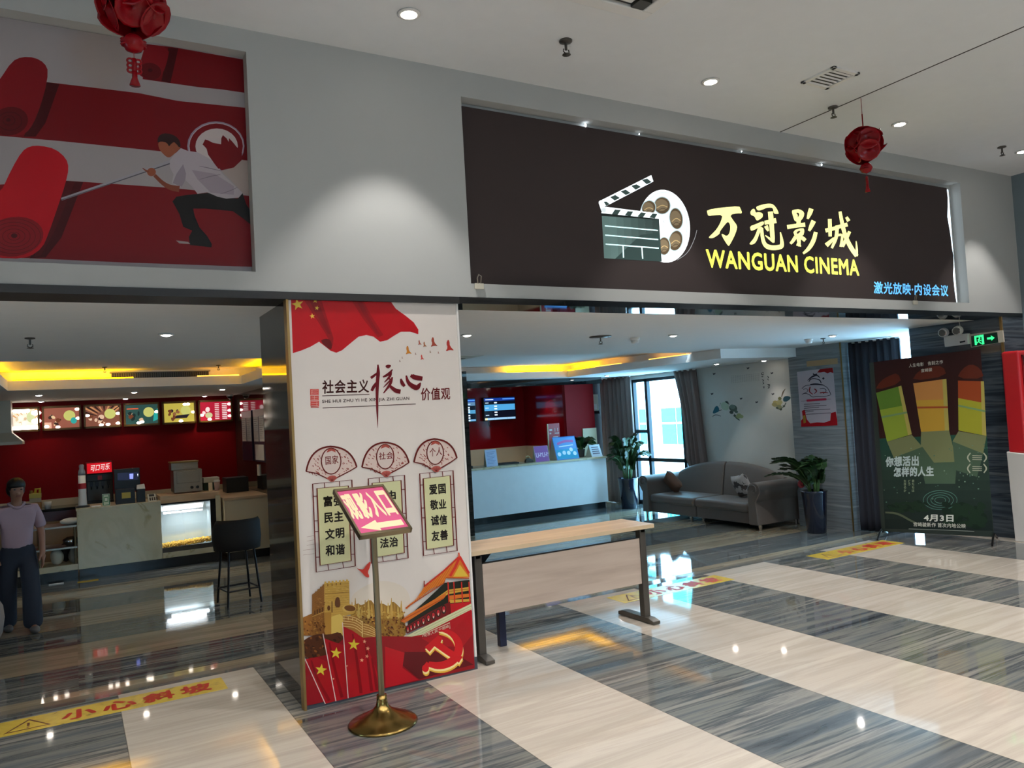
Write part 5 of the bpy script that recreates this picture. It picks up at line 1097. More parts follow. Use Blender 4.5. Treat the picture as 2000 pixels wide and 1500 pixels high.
# ---- sofa
SXF, SY0, SY1 = 9.02, 8.36, 11.18
t = thing('sofa', 'taupe two seat sofa with scrolled arms and arched back against the pale wall', 'sofa', (9.5, 9.77, ZL))
b = MB(); b.box(SXF+.04, 9.95, SY0+.22, 9.79, -.215, -.02); b.box(SXF+.04, 9.95, 9.81, SY1-.22, -.215, -.02); b.build('base', 'sofa', t, bevel=.02)
for y0, y1 in ((SY0+.24, 9.79), (9.81, SY1-.24)):
    b = MB()
    def seat(u, v): 
        x = SXF+.0+u*.72; y = y0+v*(y1-y0); e = min(u, .35)/.35; r_ = 1-(1-e)**2; q = min(v, 1-v); rr = 1-max(0, (.06-q)/.06)**2*.5
        return V((x+.0, y, -.03+.125*r_*rr+.02*sin(pi*v)))
    b.grid(seat, 14, 18); b.build('seat_cushion', 'sofa', t, smooth=True, solid=.0) if 0 else None
    b = MB(); b.box(SXF-.01, SXF+.7, y0, y1, -.04, .11); b.build('seat_cushion', 'sofa', t, bevel=.055)
for y0, y1, s_ in ((SY0+.2, 9.785, 1), (9.815, SY1-.2, 0)):
    b = MB(); n = 16; fr, bk = [], []
    for i in range(n+1):
        y = y0+(y1-y0)*i/n; c = abs(y-9.8)/1.25; z = .43+.225*(1-min(1, c)**2.4)
        fr.append((y, z))
    vs = []
    for y, z in fr: vs += [(9.66, y, .0), (9.70, y, .06+.3*(z-.05)), (9.77, y, z-.05), (9.80, y, z-.01), (9.85, y, z+.01), (9.91, y, z-.01), (9.95, y, z-.07), (9.96, y, -.2)]
    m_ = 8; b.add(vs, [(i*m_+j, (i+1)*m_+j, (i+1)*m_+(j+1) % m_, i*m_+(j+1) % m_) for i in range(n) for j in range(m_)]+[tuple(range(m_)), tuple(n*m_+j for j in range(m_-1, -1, -1))])
    b.build('back_cushion', 'sofa', t, bevel=.02)
for s_, yc in ((1, SY0+.13), (-1, SY1-.13)):
    b = MB(); prof = []
    ri = .13; cy = yc-s_*.03
    out = [(yc+s_*.10, -.215), (yc+s_*.10, .30)]+[(cy+s_*.0+ri*s_*cos(a_), .32+ri*.9*sin(a_)) for a_ in [pi*k/10*1.25-.1 for k in range(11)]]+[(yc-s_*.06, .14), (yc-s_*.08, -.215)]
    b.prism([(SXF-.02, y, z) for y, z in out], (.96, 0, 0)); b.build('arm', 'sofa', t, bevel=.015)
    b = MB(); b.tube([(SXF-.028, cy+s_*r_*cos(a_), .32+r_*sin(a_)) for a_, r_ in [(k*.5, .105-.0075*k) for k in range(13)]], .009, 6); b.build('arm_scroll', 'sofa', t, smooth=True)
for x, y in ((SXF+.06, SY0+.08), (SXF+.06, SY1-.08), (9.88, SY0+.08), (9.88, SY1-.08), (SXF+.06, 9.65), (SXF+.06, 9.95)):
    b = MB(); b.lathe([(.02, ZL), (.028, ZL+.085)], (x, y, 0), 14); b.build('foot', 'chrome', t, smooth=False)
def cushion(name, label, loc, s_, rot, m):
    t = thing(name, label, 'cushion', loc, rot, 'cushions on the sofa'); b = MB()
    def f(sg):
        def g(u, v):
            x, y = (u-.5)*2, (v-.5)*2; pinch = 1-.10*(1-abs(x)**2)*(abs(y)**3)-.0; px2 = x*(1-.09*(1-y*y)); py2 = y*(1-.09*(1-x*x))
            return V((px2*s_, sg*.085*((1-x**4)*(1-y**4))**.5, py2*s_))
        return g
    b.grid(f(1), 12, 12); b.grid(f(-1), 12, 12); b.build('cover', m, t, local=True, smooth=True); return t
cushion('cushion', 'brown cushion leaning on the far arm of the sofa', (9.42, 10.75, .30), .2, (R(-35), R(25), R(60)), mat('brown_satin', '7a5a48', .45))
def spots():
    m, nt, p = newmat('black_and_white_floral'); tc = nd(nt, 'ShaderNodeTexCoord'); ns = nd(nt, 'ShaderNodeTexNoise', i_0=tc.outputs['Object'], i_2=9.0, i_3=3.0)
    nt.links.new(ramp(nt, ns.outputs[0], [(.50, 'b3aaa4'), (.53, '3a3432'), (.64, '4a4240')]), p.inputs['Base Color']); p.inputs['Roughness'].default_value = .7; return m
cushion('cushion', 'white and black flowered cushion in the middle of the sofa', (9.52, 9.18, .31), .19, (R(-18), R(12), R(78)), spots())

# ---- curtains
def curtain(label, fn, z0, z1, m, folds, n=60, nz=14, loc=None, amp=.035):
    t = thing('curtain', label, 'curtain', loc or fn(.5, z0)); b = MB()
    def g(u, v):
        z = z0+(z1-z0)*v; p = V(fn(u, z)); a_ = amp*sin(2*pi*folds*u)+.012*sin(2*pi*folds*2.3*u+2*v); return p+V((-a_, a_*.25, 0))
    b.grid(g, n, nz); b.build('cloth', m, t, smooth=True, solid=.006)
    b = MB(); p, q = V(fn(0, z1)), V(fn(1, z1)); b.tube([p+V((0, 0, -.01)), q+V((0, 0, -.01))], .012, 8); b.build('rail', 'white', t); return t
curtain('brown floor length curtain between the tall plant and the window', lambda u, z: (9.93, 13.45-u*1.02, z), ZL+.015, 2.325, 'curtain', 7, loc=(9.93, 12.9, ZL))
def tied(u, z):
    f = max(0, min(1, (z-.55)/1.75)); lo, hi = 10.90-.50*u, 11.12-.58*u
    k = f**.8; y = lo*(1-k)+hi*k - .10*sin(pi*f)*(1-u)
    if z < .55: y = (10.90-.50*u)*.7+10.65*.3
    return (9.95, y, z)
curtain('brown curtain drawn aside to the right of the lobby window', tied, .2, 2.325, 'curtain', 4, loc=(9.95, 10.7, .2))
curtain('dark curtain between the grey pillar and the film poster', lambda u, z: (10.0, 7.36-u*.80, z), ZL+.015, 2.46, 'curtaindark', 7, loc=(10.0, 6.95, ZL))
curtain('dark curtain edge at the end of the reception wall', lambda u, z: (10.02, 13.49-u*.02, z), ZL+.02, 2.3, 'curtaindark', 1, 6, loc=(10.02, 13.48, ZL)) if 0 else None
# ================================================================== LOBBY, SNACK BAR SIDE
CY = 12.60; CT = .70
def sx(px_, Y): return atY(px_, 980, Y).x
# ---- counter with marble front
cx0, cx1, cx2 = sx(149, CY), sx(313.5, CY), sx(431, CY)
t = thing('snack_counter', 'marble fronted snack counter with a black plinth', 'counter', ((cx0+cx2)/2, 12.9, ZL))
b = MB(); b.box(cx0+.01, cx2-.02, CY+.05, 13.3, ZL, ZL+.15); b.build('plinth', 'plinth', t)
b = MB(); b.box(cx0, cx1, CY, CY+.04, ZL+.15, CT-.03); b.build('front_slab', 'marble', t, bevel=.003)
b = MB(); b.box(cx0-.01, cx1, CY-.01, 13.3, CT-.03, CT); b.build('countertop', 'marble', t, bevel=.003)
gx0, gx1 = cx1+.005, sx(421, CY); gz0, gz1 = ZL+.23, CT-.055
b = MB(); b.box(gx0, cx2, CY, CY+.04, ZL+.15, gz0); b.box(gx1, cx2, CY, CY+.04, gz0, CT); b.box(cx2-.03, cx2, CY+.04, 13.3, ZL+.15, CT); b.build('surround', 'marble', t)
b = MB(); b.box(gx0, cx2, 12.72, 13.3, CT-.01, CT+.06); b.box(gx0, cx2, 12.70, 12.72, CT-.05, CT+.06); b.build('wooden_top', 'wood', t, bevel=.003)
b = MB(); b.box(cx0, cx0+.04, CY+.04, 13.3, ZL+.15, CT-.03); b.box(cx0, cx1, 13.26, 13.3, ZL+.15, CT-.03); b.build('end_panel', 'marble', t)
# ---- popcorn display case
t = thing('popcorn_case', 'lit glass popcorn display case built into the snack counter', 'display case', ((gx0+gx1)/2, 12.8, gz0))
lx1 = sx(410.5, CY); pz = atY(360, 1062, CY).z
b = MB(); b.box(gx0, gx1, CY+.005, CY+.03, gz0, pz-.03); b.build('lower_panel', 'darksteel', t)
b = MB(); b.box(lx1, gx1, CY+.004, CY+.03, pz-.03, gz1); b.box(gx0, gx1, CY+.004, CY+.03, gz1-.012, gz1+.01); b.build('frame', 'blackmet', t)
b = MB(); b.box(gx0, lx1, 13.1, 13.12, pz-.05, gz1); b.box(gx0-.004, gx0, CY+.03, 13.1, pz-.05, gz1); b.box(lx1, lx1+.01, CY+.03, 13.1, pz-.05, gz1); b.box(gx0, lx1, CY+.03, 13.1, gz1-.01, gz1); b.box(gx0, lx1, CY+.03, 13.1, pz-.06, pz-.05); b.build('interior', mat('mirror_steel', 'c9d2d4', .2, .6), t)
b = MB(); b.box(gx0, lx1, CY+.012, CY+.018, pz-.03, gz1-.012); b.build('front_glass', 'glass', t)
b = MB(); b.box(gx0+.04, lx1-.1, CY+.12, CY+.15, gz1-.155, gz1-.135); b.build('tube_lamp', 'led', t); b = MB(); b.prism([(gx0+.02, CY+.06, gz1-.03), (gx0+.02, CY+.2, gz1-.12), (gx0+.02, CY+.21, gz1-.11), (gx0+.02, CY+.07, gz1-.02)], (lx1-gx0-.1, 0, 0)); b.build('lamp_shade', 'white', t)
l = bpy.data.lights.new('case_lamp', 'AREA'); l.shape = 'RECTANGLE'; l.size = lx1-gx0-.15; l.size_y = .06; l.energy = 5; l.color = (.80, .95, 1.0)
o = bpy.data.objects.new('case_lamp', l); COL.objects.link(o); o.parent = t; o.location = (0, .08, gz1-.17-gz0)
b = MB(); r2 = random.Random(2)
for _ in range(900): x = r2.uniform(gx0+.01, lx1-.01); b.sph((x, r2.uniform(CY+.03, 12.9), pz-.045+r2.uniform(0, .05)+.035*(x-gx0)/(lx1-gx0)), r2.uniform(.010, .016), 6, 4)
o = b.build('popcorn', 'popcorn', loc=((gx0+lx1)/2, 12.75, pz-.05), smooth=True); o['kind'] = 'stuff'; tag(o, 'heap of yellow popcorn behind the glass of the display case', 'popcorn')
# ---- open shelf left of the counter
xs0 = cx0-1.35
t = thing('open_shelf', 'open metal shelf rack at the left end of the snack counter', 'shelf', ((xs0+cx0)/2, 12.85, ZL+.15))
b = MB(); b.box(xs0, cx0-.005, CY+.02, 13.2, ZL+.15, ZL+.23); b.build('bottom_board', 'marble', t)
b = MB(); b.box(xs0, cx0-.005, CY+.05, 13.2, ZL, ZL+.15); b.build('plinth', 'plinth', t)
for y_, nm in ((1031, 'shelf_board'), (1073, 'shelf_board')):
    z = atY(110, y_, CY+.03).z; b = MB(); b.box(xs0, cx0-.005, CY+.03, 13.15, z-.012, z+.012); b.build(nm, 'steel', t)
for x in (sx(74, CY+.05), cx0-.03, xs0+.03):
    b = MB(); b.cyl((x, CY+.06, ZL+.23), (x, CY+.06, atY(110, 1031, CY+.03).z), .018, 10); b.build('post', 'champagne', t)
zA, zB, zC = atY(110, 1031, CY+.03).z+.012, atY(110, 1073, CY+.03).z+.012, ZL+.23
def lump(name, label, cat, c, r_, m, seed, group=None):
    b = MB(); b.sph((0, 0, r_[2]), r_, 20, 14); rr = random.Random(seed); off = V((rr.uniform(0, 9), rr.uniform(0, 9), 0))
    from mathutils import noise
    b.v = [V((p.x, p.y, max(0, p.z)))*(1+.22*noise.noise(V(p)*9+off)) for p in b.v]
    o = b.build(name, m, loc=(0, 0, 0), smooth=True); o.location = c; return tag(o, label, cat, group)
lump('plastic_bag', 'white plastic bag lying on the top shelf of the open rack', 'bag', (sx(137, 12.8), 12.8, zA), (.13, .1, .045), 'paper', 1)
b = MB(); b.lathe([(.06, 0), (.10, .04), (.105, .09), (.09, .1), (.05, .125), (.005, .13)], n=24); o = b.build('steel_pot', 'chrome', loc=(0, 0, 0), smooth=True); o.location = (sx(136, 12.8), 12.8, zB); tag(o, 'small shiny steel pot on the middle shelf of the open rack', 'pot')
lump('white_sack', 'white sack on the bottom board of the open rack', 'bag', (sx(108, 12.8), 12.78, zC), (.085, .08, .11), 'offwhite', 2)
lump('brown_sack', 'dark brown sack beside the white sack in the open rack', 'bag', (sx(125, 12.9), 12.98, zC), (.075, .08, .14), mat('dark_brown_sack', '3a2b20', .7), 3)
lump('grey_sack', 'grey white sack at the right end of the bottom board of the open rack', 'bag', (sx(139, 12.8), 12.78, zC), (.06, .08, .11), mat('grey_sack', '8c857a', .7), 4)
# ---- back worktop and cabinets
t = thing('back_cabinet', 'tan cabinet row with a black worktop along the dark red wall', 'cabinet', (0, 14.7, ZL)); WT = .60
b = MB(); b.box(-3.5, 2.0, 14.36, 14.98, WT-.04, WT); b.build('worktop', 'blackglass', t)
b = MB(); b.box(-3.5, 2.0, 14.40, 14.98, ZL, WT-.04); b.build('carcass', mat('tan_board', '8f7355', .5), t)
for k in range(9): b = MB(); b.box(-3.48+k*.6, -2.91+k*.6, 14.375, 14.40, ZL+.08, WT-.20); d = b.build('door', mat('tan_door', 'a98c6c', .45) if k == 0 else bpy.data.materials['tan_door'], t, bevel=.003)
b = MB(); b.box(-3.5, 2.0, 14.37, 14.40, WT-.19, WT-.04); b.build('drawer_band', mat('maroon_board', '4d1720', .3), t)
b = MB(); b.box(-3.5, 2.64, 14.975, 14.998, WT, WT+.11); b.build('backsplash', 'cream', t)
# ---- side cabinet by the partition
t = thing('side_cabinet', 'pale tan low cabinet between the popcorn case and the dark pillar', 'cabinet', (2.4, 13.4, ZL))
b = MB(); b.box(cx2+.03, 2.65, 12.45, 14.36, ZL+.13, .62); b.build('carcass', 'cream', t)
b = MB(); b.box(cx2+.02, 2.65, 12.42, 14.36, .62, .66); b.build('top', 'wood', t, bevel=.003)
b = MB(); b.box(cx2+.1, 2.65, 12.5, 14.3, ZL, ZL+.13); b.build('plinth', 'plinth', t)
# ---- things on the front counter
def boxthing(name, label, cat, x0, x1, y0, y1, z0, z1, m, bevel=.008, part='body', group=None):
    t = thing(name, label, cat, ((x0+x1)/2, (y0+y1)/2, z0), 0, group); b = MB(); b.box(x0, x1, y0, y1, z0, z1); b.build(part, m, t, bevel=bevel); return t
Y1 = 12.72
t = boxthing('point_of_sale_monitor', 'black sales monitor on the snack counter', 'monitor', sx(224, Y1+.25), sx(275, Y1+.25), Y1+.22, Y1+.27, CT+.16, atY(250, 915, Y1+.22).z, 'black', part='housing')
b = MB(); b.box(sx(248, Y1+.3)-.04, sx(248, Y1+.3)+.04, Y1+.27, Y1+.30, CT, CT+.3); b.box(sx(240, Y1+.3)-.1, sx(256, Y1+.3)+.04, Y1+.2, Y1+.42, CT, CT+.015); b.build('stand', 'black', t)
a = Art((0, Y1+.219, 0), (1, 0, 0), (0, 0, 1)).src(220, 880, 6.25); a.poly([(60, 275), (310, 262), (310, 355), (60, 365)], '15182a'); a.poly([(205, 285), (252, 280), (250, 345), (208, 345)], '7c86e0'); a.poly([(300, 285), (312, 282), (308, 320)], 'cfd4f0'); a.build('display', 'screen', t)
t = boxthing('cash_box', 'black cash drawer box with a yellow label under the sales monitor', 'cash box', sx(226, Y1), sx(264, Y1), Y1-.02, Y1+.18, CT, atY(245, 955, Y1).z, 'black')
p0, p1 = atY(238, 974, Y1-.022), atY(255, 961, Y1-.022); b = MB(); b.box(p0.x, p1.x, Y1-.023, Y1-.02, p0.z, p1.z); b.build('label_plate', mat('yellow_label', 'c2a94c', .5), t)
t = boxthing('receipt_printer', 'black receipt printer with white paper on top', 'printer', sx(268, Y1), sx(284.5, Y1), Y1, Y1+.16, CT, atY(275, 955, Y1).z, 'black')
p = atY(276, 952, Y1+.05); b = MB(); b.prism([(sx(267.5, Y1), Y1+.02, p.z-.02), (sx(285, Y1), Y1+.02, p.z-.025), (sx(284, Y1), Y1+.06, p.z+.05), (sx(269, Y1), Y1+.06, p.z+.04)], (0, .05, 0)); b.build('paper', 'paper', t, bevel=.008)
t = thing('calculator', 'small cream desk calculator tilted on the counter edge beside the popcorn case', 'calculator', (sx(296, Y1), Y1-.05, CT))
x0, x1 = sx(289, Y1), sx(305, Y1); b = MB(); b.prism([(x0, Y1-.07, CT), (x1, Y1-.07, CT), (x1, Y1+.08, CT+.10), (x0, Y1+.08, CT+.10)], (0, .03, 0)); b.build('body', 'offwhite', t, bevel=.004)
b = MB(); b.prism([(x0+.02, Y1+.03, CT+.068), (x1-.02, Y1+.03, CT+.068), (x1-.02, Y1+.07, CT+.095), (x0+.02, Y1+.07, CT+.095)], (0, -.002, .002)); b.build('display', 'black', t)
b = MB()
for k in range(4): x = x0+.02+k*.03; b.prism([(x, Y1-.05, CT+.014), (x+.02, Y1-.05, CT+.014), (x+.02, Y1+.01, CT+.054), (x, Y1+.01, CT+.054)], (0, -.002, .003))
b.build('keys', 'darksteel', t)
t = thing('payment_card_stand', 'small white and green payment card in a clear stand on the snack counter', 'card stand', (sx(207, Y1), Y1, CT))
x0, x1, zt = sx(200, Y1), sx(215, Y1), atY(207, 965, Y1).z; b = MB(); b.prism([(x0, Y1, CT), (x1, Y1, CT), (x1, Y1+.03, zt), (x0, Y1+.03, zt)], (0, .006, 0)); b.build('card', mat('pale_green_card', 'b9c9b4', .3), t)
a = Art((x0, Y1, CT), (1, 0, 0), (0, .03, zt-CT)); a.px = False; W_, H_ = x1-x0, zt-CT; a.stroke([(.01, .01), (W_-.01, .01), (W_-.01, H_-.01), (.01, H_-.01)], .012, '2f6a48', 0, True); a.rect(W_*.25, H_*.3, W_*.75, H_*.75, '5c8a66'); a.rect(W_*.34, H_*.4, W_*.66, H_*.66, 'd2dccf'); a.build('print', 'print', t)
t = thing('cup_dispenser', 'tall white stack of paper cups with a red band on the snack counter', 'paper cups', (sx(161, Y1+.1), Y1+.1, CT)); x = sx(161.5, Y1+.1); zt = atY(161, 907, Y1+.1).z
b = MB(); b.lathe([(.09, 0), (.09, .02), (.05, .03)], (x, Y1+.1, CT), 24); b.build('base', 'black', t, smooth=False)
b = MB(); H_ = zt-CT; b.lathe([(.062, .02), (.056, .05), (.05, H_*.35), (.052, H_*.36), (.052, H_*.42), (.05, H_*.43), (.048, H_*.75)], (x, Y1+.1, CT), 24); b.build('cups', 'white', t, smooth=True)
b = MB(); b.lathe([(.053, H_*.43), (.053, H_*.56)], (x, Y1+.1, CT), 24); b.build('red_band', mat('red_print', 'b32028', .4), t)
b = MB(); b.lathe([(.05, H_*.75), (.045, H_*.83), (.03, H_*.9), (.035, H_*.97), (.02, H_)], (x, Y1+.1, CT), 20); b.build('clear_lids', mat('clear_plastic', '9a9aa0', .15), t, smooth=True)
o = MB(); o.box(sx(178, Y1), sx(197, Y1), Y1-.06, Y1+.06, CT, CT+.012); tag(o.build('paper_tray', 'white', loc=(sx(187, Y1), Y1, CT), bevel=.004), 'flat white tray lying on the counter between the cups and the payment card', 'tray')
# drink dispenser on the back worktop
Y2 = 14.45; x0, x1 = sx(170, Y2), sx(222.5, Y2); zt, zm, zb = atY(196, 902, Y2).z, atY(196, 925, Y2).z, WT
t = thing('drink_dispenser', 'soft drink dispenser with a lit red header sign on the back worktop', 'drink dispenser', ((x0+x1)/2, Y2+.2, WT))
b = MB(); b.box(x0, x1, Y2+.05, Y2+.45, zb, zm); b.box(x0, x1, Y2-.02, Y2+.45, zm-.12, zm); b.box(x0, x1, Y2-.05, Y2+.05, zb, zb+.06); b.build('body', 'black', t, bevel=.01)
b = MB(); b.box(x0+.02, x1-.02, Y2+.045, Y2+.05, zb+.06, zm-.12); b.build('back_plate', 'darksteel', t)
b = MB(); b.prism([(x0, Y2-.03, zm), (x1, Y2-.03, zm), (x1, Y2+.02, zt), (x0, Y2+.02, zt)], (0, .3, 0)); b.build('header_box', mat('deep_red_plastic', '7a0d12', .3), t, bevel=.01)
U, W_ = V((1, 0, 0)), V((0, .05, zt-zm)).normalized(); a = Art((x0, Y2-.031, zm), U, W_); a.px = False; w_, h_ = x1-x0, math.hypot(.05, zt-zm)
a.rect(.015, .015, w_-.015, h_-.015, 'c41420'); a.text('可口可乐', (.06, h_*.24), (w_-.05, h_*.30), (.075, h_*.78), 'f6e4e0', .006); a.build('header_sign', 'menu_glow', t)
for k in range(4): x = x0+.07+k*(x1-x0-.14)/3; b = MB(); b.box(x-.025, x+.025, Y2-.02, Y2+.04, zm-.2, zm-.12); b.cyl((x, Y2+.01, zm-.2), (x, Y2+.01, zm-.25), .012, 8); b.build('tap', 'black', t)
b = MB(); b.box((x0+x1)/2-.03, (x0+x1)/2+.035, Y2-.024, Y2-.02, zm-.10, zm-.03); b.build('red_badge', bpy.data.materials['red_print'], t)
# steel warmer, carton and cups on the wooden top
Y3 = 12.82; z0 = CT+.06; x0, x1 = sx(341, Y3), sx(397, Y3); zt = atY(365, 901, Y3).z
t = thing('steel_food_warmer', 'square stainless steel food warmer on the wooden counter top', 'food warmer', ((x0+x1)/2, Y3+.2, z0))
b = MB(); b.box(x0, x1, Y3, Y3+.42, z0+.02, zt-.13); b.box(x0-.02, x1-.04, Y3+.1, Y3+.42, zt-.13, zt-.02); b.build('body', 'steel', t, bevel=.006)
b = MB(); b.box(x0+.04, x1-.04, Y3-.012, Y3, z0+.16, zt-.15); b.build('door', 'steel', t, bevel=.006)
b = MB(); b.box(x0-.03, x1-.03, Y3+.08, Y3+.42, zt-.02, zt); b.build('lid', 'gold', t, bevel=.004)
for f in (.62, .82): b = MB(); x = x0+(x1-x0)*f; b.cyl((x, Y3, z0+.085), (x, Y3-.02, z0+.085), .022, 12); b.build('knob', 'black', t)
t = boxthing('grey_carton', 'small grey box behind the paper cup on the wooden counter top', 'box', sx(398, 13.1), sx(429, 13.1), 13.02, 13.25, z0+.12, atY(412, 932, 13.1).z, 'offwhite')
b = MB(); b.box(sx(398, 13.1), sx(428, 13.1), 13.03, 13.25, z0, z0+.12); b.build('base', mat('dark_green_box', '17301f', .5), t)
t = thing('paper_cup', 'single pale pink paper cup with a white lid beside the steel warmer', 'paper cup', (sx(425, 12.85), 12.85, z0)); zt = atY(425, 937, 12.85).z
b = MB(); b.lathe([(.034, 0), (.046, zt-z0-.03)], (sx(425, 12.85), 12.85, z0), 20); b.build('cup', mat('pale_pink_paper', 'b89a90', .5), t, smooth=True); b = MB(); b.lathe([(.05, zt-z0-.03), (.05, zt-z0-.01), (.035, zt-z0)], (sx(425, 12.85), 12.85, z0), 20); b.build('lid', 'white', t)
o = MB(); o.box(sx(408, 12.85), sx(416, 12.85), 12.83, 12.87, z0, z0+.13); tag(o.build('sauce_carton', 'cream', loc=(sx(412, 12.85), 12.85, z0), bevel=.006), 'small cream carton standing left of the pale pink paper cup', 'carton')
boxthing('black_appliance', 'dark box shaped appliance on the side cabinet by the notices', 'appliance', 2.2, 2.55, 13.4, 13.8, .66, .9, 'black')
# jug and cup on the back worktop
Y4 = 14.5; x0, x1 = sx(57, Y4), sx(81, Y4); zt = atY(69, 954, Y4).z
t = thing('syrup_jug', 'yellow and orange plastic syrup jug with a handle on the back worktop', 'jug', ((x0+x1)/2, Y4+.06, WT))
b = MB(); H_ = zt-WT; b.box(x0, x1, Y4, Y4+.14, WT, WT+H_*.35); b.build('lower_body', mat('orange_syrup', 'c07a28', .3), t, bevel=.015)
b = MB(); b.box(x0+.004, x1-.004, Y4+.002, Y4+.138, WT+H_*.34, WT+H_*.55); b.build('paper_label', 'cream', t)
b = MB(); b.prism([(x0, Y4, WT+H_*.54), (x1, Y4, WT+H_*.54), (x1, Y4, WT+H_*.74), (x0+.06, Y4, WT+H_*.78), (x0, Y4, WT+H_*.76)], (0, .14, 0)); b.tube([(x1-.02, Y4+.07, WT+H_*.7), (x1-.02, Y4+.07, WT+H_*.97), (x0+.09, Y4+.07, WT+H_*.95), (x0+.08, Y4+.07, WT+H_*.74)], .02, 8); b.build('upper_body', mat('yellow_plastic', 'd2bc3a', .3), t, bevel=.01)
b = MB(); b.cyl((x0+.03, Y4+.07, WT+H_*.76), (x0+.03, Y4+.07, WT+H_*.9), .025, 14); b.build('cap', 'gold', t)
b = MB(); x = sx(93, Y4); b.lathe([(.04, 0), (.055, .11), (.05, .11), (.036, .01)], (x, Y4, WT), 20); tag(b.build('white_cup', 'white', loc=(x, Y4, WT), smooth=True), 'white cup on the back worktop right of the yellow jug', 'cup')
# ---- lit menu panels on the red wall
PAL = [('f3e6d4', 'fff4e6', 'd8c3a0'), ('8e5444', 'd8b890', '3a2a24'), ('7a4a3a', 'd8b49a', '2c1e1a'), ('2c4a46', 'c8a888', '1c2a28'), ('b8a848', '8a5a3a', '2c2430'), ('a81c34', 'd04a5a', 'e8d0d0')]
XS = [(22, 77), (83, 158), (164, 236.5), (242, 311), (317, 382), (388, 453)]
frm = mat('gilt_wood_frame', '8a642c', .4)
for k, (pa, pb) in enumerate(XS):
    Ym = 14.95; p0 = atY(pa, 845-6*k if k < 5 else 823, Ym); p1 = atY(pb, 0, Ym); x0 = p0.x; x1 = atY(pb, 800, Ym).x; z0, z1 = 1.85, 2.255
    nm = ('washed out pale', 'brown red', 'sunburst', 'dark green', 'yellow', 'red price list')[k]
    t = thing('menu_light_box', 'lit menu panel with a '+nm+' picture above the snack bar', 'menu panel', ((x0+x1)/2, Ym, z0), 0, 'lit menu panels above the snack bar')
    b = MB()
    for q in ((x0, x1, z0, z0+.035), (x0, x1, z1-.035, z1), (x0, x0+.03, z0, z1), (x1-.03, x1, z0, z1)): b.box(q[0], q[1], Ym-.05, Ym+.04, q[2], q[3])
    b.build('frame', frm, t, bevel=.004)
    a = Art((x0+.03, Ym-.02, z0+.035), (1, 0, 0), (0, 0, 1)); a.px = False; W_, H_ = x1-x0-.06, z1-z0-.07; A_, B_, C_ = PAL[k]; rr = random.Random(k*7+1)
    a.rect(0, 0, W_, H_, A_)
    if k in (0, 2):
        for j in range(13):
            an = R(15+j*12.5); c0_ = (W_*.55, H_*.45); a.stroke([(c0_[0]+.12*cos(an), c0_[1]+.1*sin(an)), (max(.0, min(W_, c0_[0]+.34*cos(an))), max(0, min(H_, c0_[1]+.34*sin(an))))], [.01, .03], ('c8a070', 'e2d0b0')[j % 2] if k == 0 else ('2a1c18', 'b8845a')[j % 2], 0)
    for _ in range(9 if k < 5 else 2): a.ell(rr.uniform(W_*.12, W_*.5), rr.uniform(H_*.15, H_*.6), rr.uniform(.02, .05), rr.uniform(.015, .04), rr.choice([B_, C_, '6a3a24' if k else 'c8b090']), rr.uniform(0, 90), 10)
    if k < 5: a.ell(W_*.72, H_*.6, W_*.17, H_*.26, 'bcbc6a' if k else 'c8d0a0', 0, 20)
    if k == 1: a.ell(W_*.84, H_*.34, W_*.09, H_*.16, '2f9a94'); a.rect(0, 0, W_*.2, H_*.3, 'd8a890')
    if k == 3: a.poly([(W_*.85, H_*.1), (W_, H_*.2), (W_, H_*.8), (W_*.88, H_*.5)], '2aa09a'); a.stroke([(.02, H_*.8), (W_*.4, H_*.8)], .02, 'c05a3a', 0)
    if k == 4: a.poly([(W_*.35, H_*.2), (W_*.75, H_*.2), (W_*.85, H_*.4), (W_*.4, H_*.35)], '241c28')
    if k == 5:
        for j in range(9): a.stroke([(W_*.48, H_*(.08+j*.1)), (W_*.62, H_*(.08+j*.1))], .018, 'e8c8c8', 0); a.stroke([(W_*.72, H_*(.08+j*.1)), (W_*.88, H_*(.08+j*.1))], .018, 'f0d8d8', 0)
        a.ell(W_*.28, H_*.28, W_*.12, H_*.16, 'b4b48a', 0, 16)
    a.build('lit_picture', 'menu_glow', t)
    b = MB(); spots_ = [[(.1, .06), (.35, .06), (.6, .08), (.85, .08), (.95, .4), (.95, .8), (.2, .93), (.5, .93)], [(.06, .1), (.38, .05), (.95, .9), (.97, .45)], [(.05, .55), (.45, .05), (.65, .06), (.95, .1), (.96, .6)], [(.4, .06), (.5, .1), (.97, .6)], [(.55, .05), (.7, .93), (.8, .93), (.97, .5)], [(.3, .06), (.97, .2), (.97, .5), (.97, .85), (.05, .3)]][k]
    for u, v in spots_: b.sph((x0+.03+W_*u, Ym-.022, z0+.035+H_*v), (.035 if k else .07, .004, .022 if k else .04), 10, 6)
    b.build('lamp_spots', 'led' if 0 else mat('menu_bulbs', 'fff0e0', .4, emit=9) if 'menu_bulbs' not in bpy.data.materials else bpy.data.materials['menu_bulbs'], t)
t = thing('dome_camera', 'small white dome camera on the soffit right of the red menu panel', 'camera', (2.52, 14.6, 2.33))
b = MB(); b.lathe([(.06, 0), (.06, -.03), (.055, -.035)], n=20); b.build('housing', 'white', t, local=True)
b = MB(); b.lathe([(.05, -.035), (.045, -.06), (.025, -.08), (.001, -.085)], n=18); b.build('dome', 'blackglass', t, local=True, smooth=True)
